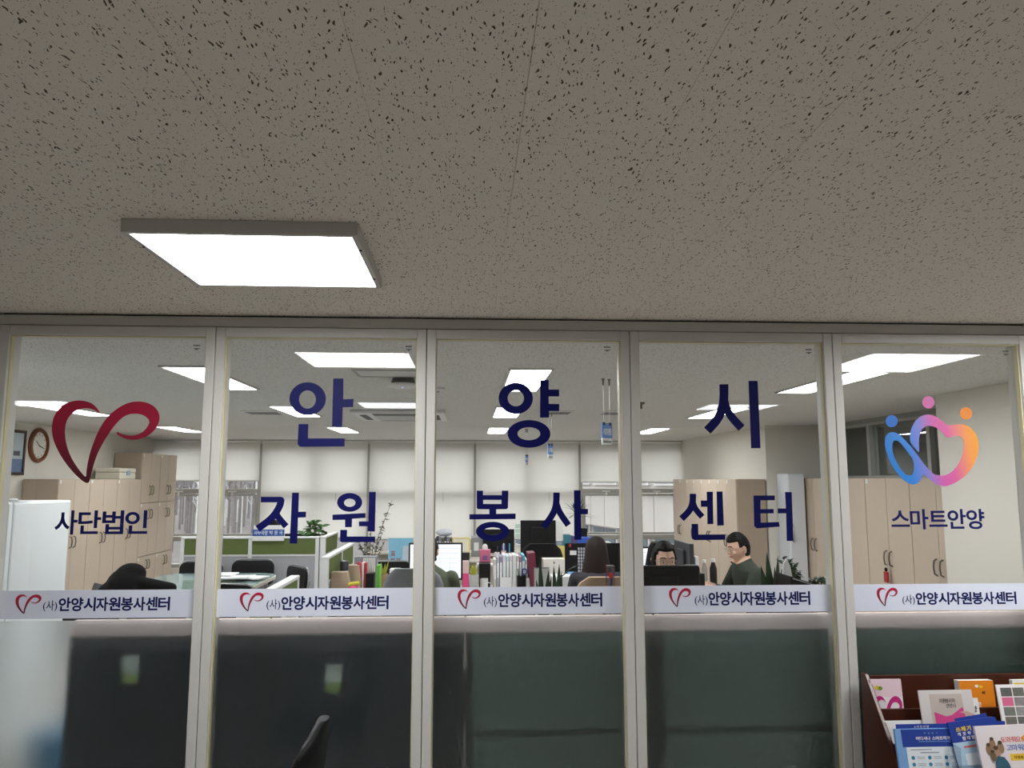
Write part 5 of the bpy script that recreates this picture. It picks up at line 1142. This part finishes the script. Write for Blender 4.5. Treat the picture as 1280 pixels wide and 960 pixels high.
for v in m.v: v.z = max(v.z, 0); v.x += 0.008 * math.sin(v.z * 140)
m.build('pink_cloth', M('hot_pink'), t, smooth=True); MB().capsule((-0.03, 0, 0.10), 0.02, (0.03, 0, 0.11), 0.018).build('yellow_cloth', M('duster_yellow', (214, 200, 70), 0.7), t, smooth=True)
# blue poster at the window and chrome railed chair
q0 = A(487.5, 671.5, 12.5); q1 = A(535, 705, 12.5); t = thing('blue_poster', 'light blue poster board with red letters below the blind', 'poster', ((q0.x + q1.x) / 2, q0.y, 0.552)); hw = (q1.x - q0.x) / 2; h = q0.z - 0.552
t.location.z = 0.0; MB().box(-hw, hw, 0, 0.02, 0.0, q0.z).build('poster_board', M('light_blue_board', (132, 190, 214), 0.6), t); t.location.y = 8.9
mred = M('dark_red_print', (150, 56, 64), 0.6)
text_parts('표', -hw + 0.03, -hw + 0.11, q0.z - 0.28, q0.z - 0.19, 0, mred, t, None); text_parts('트표', -hw + 0.03, -hw + 0.20, q0.z - 0.38, q0.z - 0.30, 0, mred, t, None)
MB().box(-hw + 0.22, -hw + 0.40, -0.003, -0.0005, q0.z - 0.36, q0.z - 0.12).build('pinned_sheet', M('pale_grey_sheet', (190, 204, 214), 0.7), t)
visitor_chair('grey chair with a chrome rail below the blue poster', (A(495, 698, 9.6).x, 6.0, 0), R(180), 0.75)
# desk of the man in green and credenza
def bottle(label, px, py, d, y, zb, r, mat, cap):
    q = A(px, py, d); t = thing('drink_bottle', label, 'bottle', (q.x, y, zb), 0, 'drink bottles'); h = q.z - zb
    MB().lathe([(r * 0.9, 0), (r, 0.01), (r, h * 0.68), (r * 0.5, h * 0.86), (r * 0.5, h * 0.9)], (0, 0, 0), 18).build('bottle_body', mat, t, smooth=True)
    MB().lathe([(r * 0.62, h * 0.9), (r * 0.62, h)], (0, 0, 0), 16).build('cap', cap, t, smooth=True); return t
t = bottle('dark drink bottle with a white cap beside the man in green', 889, 698, 6.9, 3.45, 0.73, 0.032, M('dark_bottle', (52, 44, 44), 0.25), m_white)
bottle('clear plastic bottle left of the dark bottle', 877.5, 699, 6.9, 3.45, 0.73, 0.026, MATS['clear_acrylic'], m_white).location.x = A(878, 699, 6.9).x
block('white_file_holder', 'white file holder right of the silver edged monitor', 'file holder', 869, 873.5, 696, 6.45, 0.2, mat=m_white)
block('black_phone', 'black desk phone near the hands of the man in green', 'phone', 873, 881, 717, 6.0, 0.14, mat=m_black)
t = block('black_bag', 'black bag with a red and white label behind the woman with glasses', 'bag', 824, 840, 694, 6.3, 0.12, 0.0, mat=m_black, bevel=0.02); t.location.y = 2.12; MB().box(-0.05, -0.005, -0.002, -0.0002, t['h'] - 0.10, t['h'] - 0.03).build('label_white', m_paper, t); MB().box(-0.03, -0.005, -0.003, -0.0021, t['h'] - 0.10, t['h'] - 0.03).build('label_red', M('red_plastic'), t)
# front desk right
q0 = A(972, 699, 4.5); q1 = A(990, 728, 4.5); t = thing('white_organizer', 'white plastic organizer with a pencil beside the snake plant', 'organizer', ((q0.x + q1.x) / 2, 1.08, 0.73)); hw = (q1.x - q0.x) / 2; h = q0.z - 0.73
MB().prism([(-hw, 0), (hw * 1.6, 0), (hw * 1.4, h * 0.55), (hw * 0.65, h * 0.93), (hw * 0.25, h), (-hw * 0.2, h * 0.97), (-hw * 0.55, h * 0.8)], 0, 0.02).build('tray_shell', m_white, t, bevel=0.003)
MB().tube([(-0.01, -0.02, h * 0.1), (0.03, -0.012, h * 0.72)], 0.006, 8).build('pencil', M('pencil_brown', (150, 90, 60), 0.5), t)
q0 = A(984, 719, 4.35); q1 = A(1012, 728, 4.35); t = thing('black_tray', 'slanted black tray in front of the glossy plant', 'tray', ((q0.x + q1.x) / 2, 0.9, 0.73)); hw = (q1.x - q0.x) / 2
MB().prism([(-hw, 0), (hw, 0), (hw, q1.z - 0.73), (-hw, q0.z - 0.73)], 0, 0.22).build('tray_body', m_black, t, bevel=0.003)
MB().prism([(-hw + 0.01, q0.z - 0.745), (hw, q1.z - 0.74), (hw, q1.z - 0.735), (-hw + 0.01, q0.z - 0.738)], -0.002, -0.0003).build('edge_strip', m_metal, t)

# ------------------------------------------------------------------ ceiling fittings
a = PZ(437, 512, CEIL); b = PZ(556, 512, CEIL); c = PZ(500, 522.5, CEIL)
t = thing('air_conditioner', 'white four way cassette air conditioner in the office ceiling', 'air conditioner', ((a.x + b.x) / 2, (a.y + c.y) / 2, CEIL - 0.001)); hx, hy = (b.x - a.x) / 2, max(0.42, (c.y - a.y) / 2)
MB().box(-hx, hx, -hy, hy, -0.035, 0).build('cover', m_white, t, bevel=0.012)
MB().box(-hx * 0.55, hx * 0.55, -hy * 0.55, hy * 0.55, -0.042, -0.0355).build('intake_grille', M('grille_grey', (150, 152, 154), 0.5), t)
for k in range(8): z = -hy * 0.5 + k * hy * 0.142; MB().box(-hx * 0.53, hx * 0.53, z, z + hy * 0.05, -0.047, -0.0425).build('grille_slat', m_white, t)
for sx in (-1, 1): MB().box(sx * hx * 0.78 - 0.035, sx * hx * 0.78 + 0.035, -hy * 0.6, hy * 0.6, -0.040, -0.0355).build('air_slot', M('slot_dark', (70, 72, 74), 0.6), t)
for sy in (-1, 1): MB().box(-hx * 0.55, hx * 0.55, sy * hy * 0.78 - 0.035, sy * hy * 0.78 + 0.035, -0.040, -0.0355).build('air_slot', M('slot_dark'), t)
q = PZ(504, 478, CEIL - 0.03)
t = thing('access_point', 'round white wireless access point hanging under the ceiling', 'access point', (q.x, q.y, CEIL))
MB().lathe([(0.075, 0), (0.085, -0.03), (0.088, -0.04)], (0, 0, 0), 24).build('mount', M('slot_dark'), t, smooth=True)
MB().lathe([(0.10, -0.04), (0.115, -0.05), (0.11, -0.062), (0.06, -0.074), (0.01, -0.077)], (0, 0, 0), 32).build('dome', m_white, t, smooth=True)
MB().ell((0, -0.06, -0.074), (0.006, 0.006, 0.003), 8, 6).build('status_light', emitter('status_led', (0.35, 0.4, 1, 1), 2.0), t)
a = PZ(440, 463, CEIL); b = PZ(523, 463, CEIL); c = PZ(455, 469.5, CEIL)
t = thing('access_hatch', 'square ceiling hatch with an aluminium frame, near the access point', 'hatch', ((a.x + b.x) / 2, (a.y + c.y) / 2, CEIL)); hx, hy = (b.x - a.x) / 2, 0.17
for e in ((-hx, hx, -hy, -hy + 0.02), (-hx, hx, hy - 0.02, hy), (-hx, -hx + 0.02, -hy + 0.02, hy - 0.02), (hx - 0.02, hx, -hy + 0.02, hy - 0.02)): MB().box(*e, -0.006, 0).build('frame_edge', m_alu, t)
MB().box(-hx + 0.022, hx - 0.022, -hy + 0.022, hy - 0.022, -0.003, 0).build('hatch_panel', M('hatch_paint', (222, 221, 218), 0.8), t)
def vent(label, px0, px1, py0, py1):
    a = PZ(px0, py0, CEIL); b = PZ(px1, py0, CEIL); c = PZ((px0 + px1) / 2, py1, CEIL); t = thing('ceiling_vent', label, 'vent', ((a.x + b.x) / 2, (a.y + c.y) / 2, CEIL), 0, 'ceiling air vents'); hx, hy = (b.x - a.x) / 2, (c.y - a.y) / 2
    MB().box(-hx, hx, -hy, hy, -0.012, 0).build('vent_frame', m_white, t, bevel=0.003)
    n = 5
    for k in range(n): y = -hy * 0.75 + k * hy * 1.5 / n; MB().box(-hx * 0.88, hx * 0.88, y, y + hy * 0.17, -0.0135, -0.0122).build('vent_slot', M('slot_dark'), t)
vent('flat ceiling vent left of the first large letter', 300, 346, 513, 517.5)
vent('flat ceiling vent right of the middle top letter', 678, 718, 513, 517.5)
vent('dark edged ceiling vent behind the hanging blue sign', 756, 786, 513.5, 518)
q = PZ(551, 485, CEIL); t = thing('smoke_detector', 'flat white smoke detector beside the partition post', 'smoke detector', (q.x - 0.03, q.y, CEIL)); MB().lathe([(0.06, 0), (0.06, -0.01), (0.045, -0.024), (0.01, -0.027)], (0, 0, 0), 24).build('detector_body', m_white, t, smooth=True); MB().lathe([(0.02, -0.028), (0.018, -0.034)], (0, 0, 0), 14).build('sensor', M('badge_grey'), t)
q = PZ(801, 503, CEIL); t = thing('speaker_bracket', 'small grey ceiling bracket beside the partition post', 'bracket', (q.x, q.y, CEIL)); MB().box(-0.03, 0.03, -0.03, 0.03, -0.02, 0).build('plate', M('badge_grey'), t, bevel=0.004); MB().tube([(0, 0, -0.02), (0, 0, -0.06)], 0.014, 10).build('stub', M('badge_grey'), t)
# hanging signs
m_signb = M('sign_blue', (104, 146, 214), 0.5, vary=0.02)
def hang_sign(label, px0, px1, pyt, pyb, d, zc, rz):
    a = A(px0, pyt, d); b = A(px1, pyt, d); c = A(px0, pyb, d); t = thing('hanging_sign', label, 'sign', ((a.x + b.x) / 2, a.y, c.z), rz, 'hanging blue signs'); W = (b.x - a.x) / math.cos(rz); h = a.z - c.z; hw = W / 2
    MB().box(-hw, hw, 0, 0.006, h * 0.31, h).build('blue_panel', m_signb, t); MB().box(-hw, hw, 0, 0.006, 0, h * 0.305).build('white_panel', m_paper, t)
    text_parts('사업지원팀', -hw * 0.8, hw * 0.8, h * 0.45, h * 0.76, -0.0002, m_paper, t, None, weight=0.03)
    text_parts('안양시자원봉사센터', -hw * 0.75, hw * 0.8, h * 0.08, h * 0.2, -0.0002, M('badge_grey'), t, None, weight=0.01)
    for sx in (-0.6, 0.6):
        MB().tube([(sx * hw, 0.003, h), (sx * hw, 0.003, zc - c.z)], 0.0012, 5).build('wire', m_metal, t); MB().box(sx * hw - 0.008, sx * hw + 0.008, -0.004, 0.010, h * 0.9, h * 1.04).build('clip', m_black, t)
        MB().lathe([(0.006, -0.05), (0.008, -0.01), (0.014, 0)], (sx * hw, 0.003, zc - c.z), 10).build('ceiling_hook', M('badge_grey'), t)
hang_sign('blue and white hanging sign nearest, beside the middle post', 751.5, 766, 529, 556, 5.45, CEIL, R(35))
hang_sign('blue and white hanging sign in the middle distance', 684.8, 691.5, 555, 574, 8.2, CEIL, R(35))
hang_sign('blue and white hanging sign farthest away, the smallest', 656.8, 660.2, 569, 581.5, 11.0, CEIL, R(35))

# ------------------------------------------------------------------ hall: brochure rack, leaflets, chair
m_wood = M('dark_red_wood', (70, 32, 20), 0.35, vary=0.3, scale=8, spec=0.5)
XRK = P(1083, 843, -0.06).x; ZRK = P(1180, 843, -0.06).z; RW = 0.95
t = thing('brochure_rack', 'dark red wooden tiered brochure rack at the lower right', 'rack', (XRK, -0.06, 0))
MB().box(0.0, RW, -0.004, 0.012, 0, ZRK).build('back_panel', m_wood, t, bevel=0.002)
SL = [(0.012, 0), (0.012, ZRK + 0.012), (-0.02, ZRK + 0.012), (-0.30, ZRK - 0.36), (-0.42, 0.30), (-0.42, 0)]
for x in (-0.020, RW): MB().prism(SL, 0, 0.02).xf(Matrix(((0, 1, 0, x), (1, 0, 0, 0), (0, 0, 1, 0), (0, 0, 0, 1)))).build('side_panel', m_wood, t, bevel=0.004)
TIER = [(-0.075, 0.735, 0.15), (-0.165, 0.625, 0.15), (-0.265, 0.50, 0.15)]     # lip y, lip top, pocket depth
for k, (y, z, dp) in enumerate(TIER):
    MB().box(0.0, RW, y - 0.006, y + 0.006, z - 0.09, z).build('pocket_lip', m_wood, t, bevel=0.002)
    MB().box(0.0, RW, y + 0.007, y + 0.075, z - 0.10, z - 0.088).build('pocket_shelf', m_wood, t)
for x in (P(1181, 905, -0.3).x - XRK,): MB().box(x, x + 0.002, -0.33, -0.25, 0.40, 0.66).build('acrylic_fin', MATS['clear_acrylic'], t)
MB().box(P(1190, 958, -0.36).x - XRK, P(1272, 958, -0.36).x - XRK, -0.302, -0.298, 0.36, P(1230, 956.5, -0.36).z).build('acrylic_front', MATS['clear_acrylic'], t)
def leaflet(name, label, px0, px1, py0, Y, hgt, thick, mat, lean=R(-9), rz=0.0, cat='brochure', side=None):
    # standing leaflet; Y = plane of its printed face at the top edge
    a = P(px0, py0, Y); b = P(px1, py0, Y); W = b.x - a.x
    t = thing(name, label, cat, (a.x, Y - hgt * math.sin(-lean) * 0 , a.z - hgt * math.cos(lean)), 0, 'brochures in the rack'); t.rotation_euler = (lean, rz, 0)
    t.location.y = Y - math.sin(-lean) * hgt
    MB().box(0, W, 0.0, thick, 0, hgt).build('sheets', mat, t); t['W'] = W; return t
def pr(t, x0, x1, z0, z1, mat, name='print', lift=1, poly=None):
    W = t['W']
    if poly: return MB().prism(poly, -0.0004 * lift, -0.0002 * lift + 0.0001).build(name, mat, t)
    return MB().box(x0 * W, x1 * W, -0.0004 * lift, -0.0003 * lift + 0.0002, z0, z1).build(name, mat, t)
def ink(n, c): return M('ink_' + n, c, 0.6, vary=0.0)
# top tier
t = leaflet('pink_booklet', 'pink booklet with a magenta ribbon heart in the top tier', 1087.5, 1126, 849.5, -0.105, 0.19, 0.012, ink('pale_pink', (232, 206, 216)), lean=R(-5)); W = t['W']
pr(t, 0.0, 1.0, 0.0, 0.12, ink('white', (236, 232, 234)), lift=1)
hp = heart_pts(-0.02 * W + 0.006, W * 0.96, -0.03, 0.125); MB().prism([(min(max(x, 0.001), W - 0.001), max(z, 0.001)) for x, z in hp], -0.0012, -0.0005).build('ribbon_heart', ink('magenta', (196, 40, 124)), t)
for k, (x, z, c) in enumerate(((0.20, 0.158, (206, 196, 40)), (0.30, 0.155, (120, 150, 50)))): MB().prism(ellipse(x * W, z, 0.010, 0.008, 14), -0.0012, -0.0005).build('leaf_print', ink('leaf%d' % k, c), t)
t = leaflet('orange_book', 'thick orange book with small white lettering in the top tier', 1198.5, 1241, 851, -0.115, 0.19, 0.035, m_paper, lean=R(-5)); pr(t, 0, 1, 0, 0.19, ink('orange', (226, 134, 24)), 'cover')
W = t['W']; text_parts('대한', W * 0.36, W * 0.58, 0.085, 0.105, -0.0004, ink('white', (236, 232, 234)), t, None); text_parts('자원봉사', W * 0.36, W * 0.68, 0.06, 0.08, -0.0004, ink('white', (236, 232, 234)), t, None)
for x, z, c in ((0.50, 0.168, (240, 238, 230)), (0.62, 0.165, (236, 196, 50)), (0.68, 0.142, (110, 70, 40))): MB().prism(ellipse(x * W, z, 0.008, 0.006, 14), -0.0014, -0.0006).build('cover_print', ink('c%d' % c[0], c), t)
t = leaflet('yellow_book', 'yellow edged book at the right end of the top tier', 1265, 1300, 850, -0.115, 0.19, 0.02, m_paper, lean=R(-5)); pr(t, 0.04, 1, 0, 0.178, ink('yellow', (232, 200, 50)), 'cover')
# second tier
t = leaflet('pink_leaflet', 'grey leaflet with a magenta shape and dotted lettering in the middle tier', 1147.5, 1214, 863, -0.19, 0.20, 0.006, ink('grey_white', (214, 208, 206)), lean=R(-10)); W = t['W']
pr(t, 0.19, 0.80, 0.0, 0.185, ink('warm_grey', (196, 184, 176)), lift=1)
MB().prism([(0.25 * W, 0.04), (0.24 * W, 0.117), (0.45 * W, 0.10), (0.56 * W, 0.105), (0.78 * W, 0.135), (0.82 * W, 0.09), (0.86 * W, 0.04)], -0.0012, -0.0006).build('magenta_shape', ink('magenta_pink', (214, 74, 140)), t)
MB().prism([(0.70 * W, 0.115), (0.80 * W, 0.11), (0.98 * W, 0.08), (0.98 * W, 0.105), (0.85 * W, 0.12)], -0.0018, -0.0013).build('hand_print', ink('skin_print', (206, 172, 156)), t)
text_parts('자원봉사자', 0.36 * W, 0.66 * W, 0.150, 0.168, -0.0006, ink('black', (40, 38, 40)), t, None, weight=0.0); text_parts('안양시', 0.48 * W, 0.66 * W, 0.132, 0.148, -0.0006, ink('black', (40, 38, 40)), t, None, weight=0.0)
t = leaflet('white_leaflet', 'white leaflet with one dark syllable behind the magenta leaflet', 1190, 1222, 873, -0.165, 0.18, 0.004, m_paper, lean=R(-8)); W = t['W']; text_parts('양', 0.70 * W, 0.92 * W, 0.125, 0.15, -0.0003, ink('black', (40, 38, 40)), t, None)
t = leaflet('photo_brochure', 'brochure with a mosaic of small photographs at the right edge', 1244.5, 1310, 856, -0.19, 0.20, 0.006, ink('white', (236, 232, 234)), lean=R(-10)); W = t['W']
cs = [[(96, 98, 96), (110, 112, 104), (120, 122, 118)], [(222, 110, 150), (140, 136, 138), (226, 226, 226)], [(120, 124, 116), (150, 150, 148), (226, 226, 226)], [(116, 112, 106), (104, 106, 104), (226, 226, 226)], [(196, 190, 184), (104, 180, 190), (226, 226, 226)]]
for r_ in range(5):
    for c_ in range(3): pr(t, 0.07 + c_ * 0.23, 0.28 + c_ * 0.23, 0.155 - r_ * 0.037, 0.188 - r_ * 0.037, M('ph_%d%d' % (r_, c_), cs[r_][c_], 0.6, vary=0.35 if sum(cs[r_][c_]) < 470 else 0.0, scale=90), 'photo_print')
t = leaflet('white_paper', 'blank white paper behind the left blue leaflets', 1104, 1152, 901, -0.20, 0.17, 0.003, m_paper, lean=R(-10))
# bottom tier
m_bl = ink('deep_blue', (34, 62, 150)); m_lb = ink('pale_blue', (206, 222, 238)); m_sky = ink('sky', (120, 164, 214))
t = leaflet('blue_leaflet', 'dark blue leaflet standing behind the left stack', 1120, 1186, 905.5, -0.272, 0.16, 0.004, m_bl, lean=R(-10)); W = t['W']; text_parts('스마트안양', 0.32 * W, 0.62 * W, 0.145, 0.155, -0.0003, ink('white', (236, 232, 234)), t, None, weight=0.0)
t = leaflet('blue_leaflet', 'stack of blue headed leaflets at the left of the bottom tier', 1118, 1200, 911.5, -0.295, 0.17, 0.012, m_sky, lean=R(-10)); W = t['W']
pr(t, 0.09, 1, 0.105, 0.168, m_bl, 'blue_header'); pr(t, 0.14, 1.0, 0.0, 0.104, ink('ice_white', (226, 234, 240)), 'white_field')
text_parts('어디서나 스마트하게', 0.30 * W, 0.83 * W, 0.128, 0.142, -0.0003, ink('white', (236, 232, 234)), t, None, weight=0.015); text_parts('자원봉사', 0.42 * W, 0.66 * W, 0.150, 0.158, -0.0003, m_sky, t, None, weight=0.0)
pr(t, 0.34, 0.83, 0.1225, 0.1245, m_sky, 'rule_line', 3)
for r_ in range(2):
    for c_ in range(3):
        MB().prism(ellipse((0.22 + c_ * 0.25) * W, 0.066 - r_ * 0.024, 0.007, 0.007, 16), -0.0012, -0.0006).build('round_icon', ink('icon_blue', (52, 128, 170)), t)
        for z in (0.068, 0.062): pr(t, 0.28 + c_ * 0.25, 0.40 + c_ * 0.25, z - r_ * 0.024, z + 0.0018 - r_ * 0.024, ink('line_grey', (150, 160, 170)), 'text_line', 3)
pr(t, 0.20, 0.52, 0.094, 0.0965, ink('line_grey', (150, 160, 170)), 'text_line', 3); pr(t, 0.34, 0.62, 0.082, 0.086, ink('line_grey', (150, 160, 170)), 'text_line', 3)
t = leaflet('blue_leaflet', 'fanned blue leaflets with yellow lettering in the middle of the bottom tier', 1190, 1247, 903, -0.300, 0.18, 0.008, m_bl, lean=R(-10), rz=R(-6)); W = t['W']
pr(t, 0, 1, 0.0, 0.105, ink('light_sky', (176, 206, 228)), 'pale_field'); text_parts('쓰레기', 0.13 * W, 0.48 * W, 0.142, 0.160, -0.0003, ink('yellow', (232, 200, 50)), t, None, weight=0.03)
text_parts('깨끗하게 사랑', 0.13 * W, 0.85 * W, 0.127, 0.140, -0.0003, ink('white', (236, 232, 234)), t, None, weight=0.02); text_parts('함께합니다', 0.22 * W, 0.72 * W, 0.110, 0.124, -0.0003, ink('white', (236, 232, 234)), t, None, weight=0.02)
pr(t, 0.22, 0.70, 0.083, 0.090, ink('salmon', (214, 120, 110)), 'text_line', 3); pr(t, 0.2, 0.95, 0.02, 0.062, ink('ice_white', (226, 234, 240)), 'info_box', 3); MB().prism(ellipse(0.62 * W, 0.045, 0.009, 0.009, 16), -0.0022, -0.0014).build('round_icon', ink('icon_blue', (52, 128, 170)), t)
for k in range(3):
    t = leaflet('blue_leaflet', 'blue leaflet fanned out behind the yellow lettered one, %s' % ('nearest', 'second', 'farthest')[k], 1200 + k * 8, 1240 + k * 8, 897.5 + k * 2.2, -0.285 + 0.008 * k, 0.16, 0.003, m_bl, lean=R(-10), rz=R(-8 + 4 * k))
t = leaflet('thanks_leaflet', 'pale leaflet with red and blue lettering and a group photograph', 1219, 1300, 908, -0.335, 0.165, 0.010, ink('lilac_white', (226, 218, 222)), lean=R(-12), rz=R(-1.5)); W = t['W']
text_parts('도와줘요!', 0.36 * W, 0.70 * W, 0.102, 0.124, -0.0003, ink('coral', (216, 84, 72)), t, None, weight=0.004); text_parts('고마워요', 0.42 * W, 0.76 * W, 0.073, 0.096, -0.0003, ink('royal', (54, 92, 176)), t, None, weight=0.004)
pr(t, 0.45, 0.95, 0.038, 0.062, ink('banner_yellow', (232, 190, 60)), 'yellow_banner'); text_parts('자원봉사센터', 0.50 * W, 0.80 * W, 0.044, 0.055, -0.0006, ink('brown', (110, 72, 30)), t, None, weight=0.01)
for k, (x, z, r_, c) in enumerate(((0.22, 0.112, 0.011, (150, 120, 92)), (0.15, 0.092, 0.011, (140, 112, 88)), (0.33, 0.098, 0.012, (150, 122, 98)), (0.25, 0.08, 0.013, (172, 138, 112)), (0.19, 0.068, 0.010, (110, 90, 66)))):
    MB().prism(ellipse(x * W, z - 0.012, r_ * 1.1, r_ * 1.7, 16), -0.0012 - 0.0006 * k, -0.0007 - 0.0006 * k).build('photo_figure', ink('fig%d' % k, c), t)
    MB().prism(ellipse(x * W, z + 0.006, r_ * 0.72, r_ * 0.6, 12), -0.0016 - 0.0006 * k, -0.0012 - 0.0006 * k).build('photo_figure_hair', ink('fig_hair', (84, 66, 48)), t)
MB().prism([(0.2 * W, 0.0), (0.2 * W, 0.035), (0.25 * W, 0.058), (0.35 * W, 0.052), (0.40 * W, 0.03), (0.42 * W, 0.0)], -0.0048, -0.0043).build('photo_sleeve', ink('teal_cloth', (54, 96, 114)), t)
MB().prism(ellipse(0.74 * W, 0.113, 0.014, 0.014, 18), -0.0012, -0.0006).build('round_icon', ink('amber', (230, 160, 60)), t)

# black chair in the hall, seen edge on
q = P(408, 898, -0.72)
t = thing('hall_chair', 'black chair in the hall before the second panel, only its back tip showing', 'chair', (q.x, -0.72, 0), R(-92))
rings = []; top = q.z
for i in range(13):
    f = i / 12; z = 0.44 + (top - 0.44) * f; ww = 0.20 * (1 if f < 0.72 else math.sqrt(max(0.02, 1 - ((f - 0.72) / 0.285) ** 2))); y = -0.01 - 0.055 * (1 - f) ** 1.1
    ring = []
    for j in range(18):
        a = 2 * math.pi * j / 18; cx, sx = math.cos(a), math.sin(a); xx = ww * (abs(cx) ** 0.55) * (1 if cx > 0 else -1)
        ring.append(Vector((xx, y + 0.018 * sx - 0.045 * (xx / 0.2) ** 2, z)))
    rings.append(ring)
MB().loft(rings).build('backrest', m_black, t, smooth=True)
MB().box(-0.21, 0.21, -0.54, -0.12, 0.42, 0.455).build('seat', m_black, t, bevel=0.014, seg=3, smooth=True)
for sx in (-1, 1):
    for y0, y1 in ((-0.52, -0.50), (-0.10, -0.14)): MB().tube([(sx * 0.20, y0, 0), (sx * 0.18, y1, 0.43)], 0.011, 8).build('leg', m_metal, t, smooth=True)
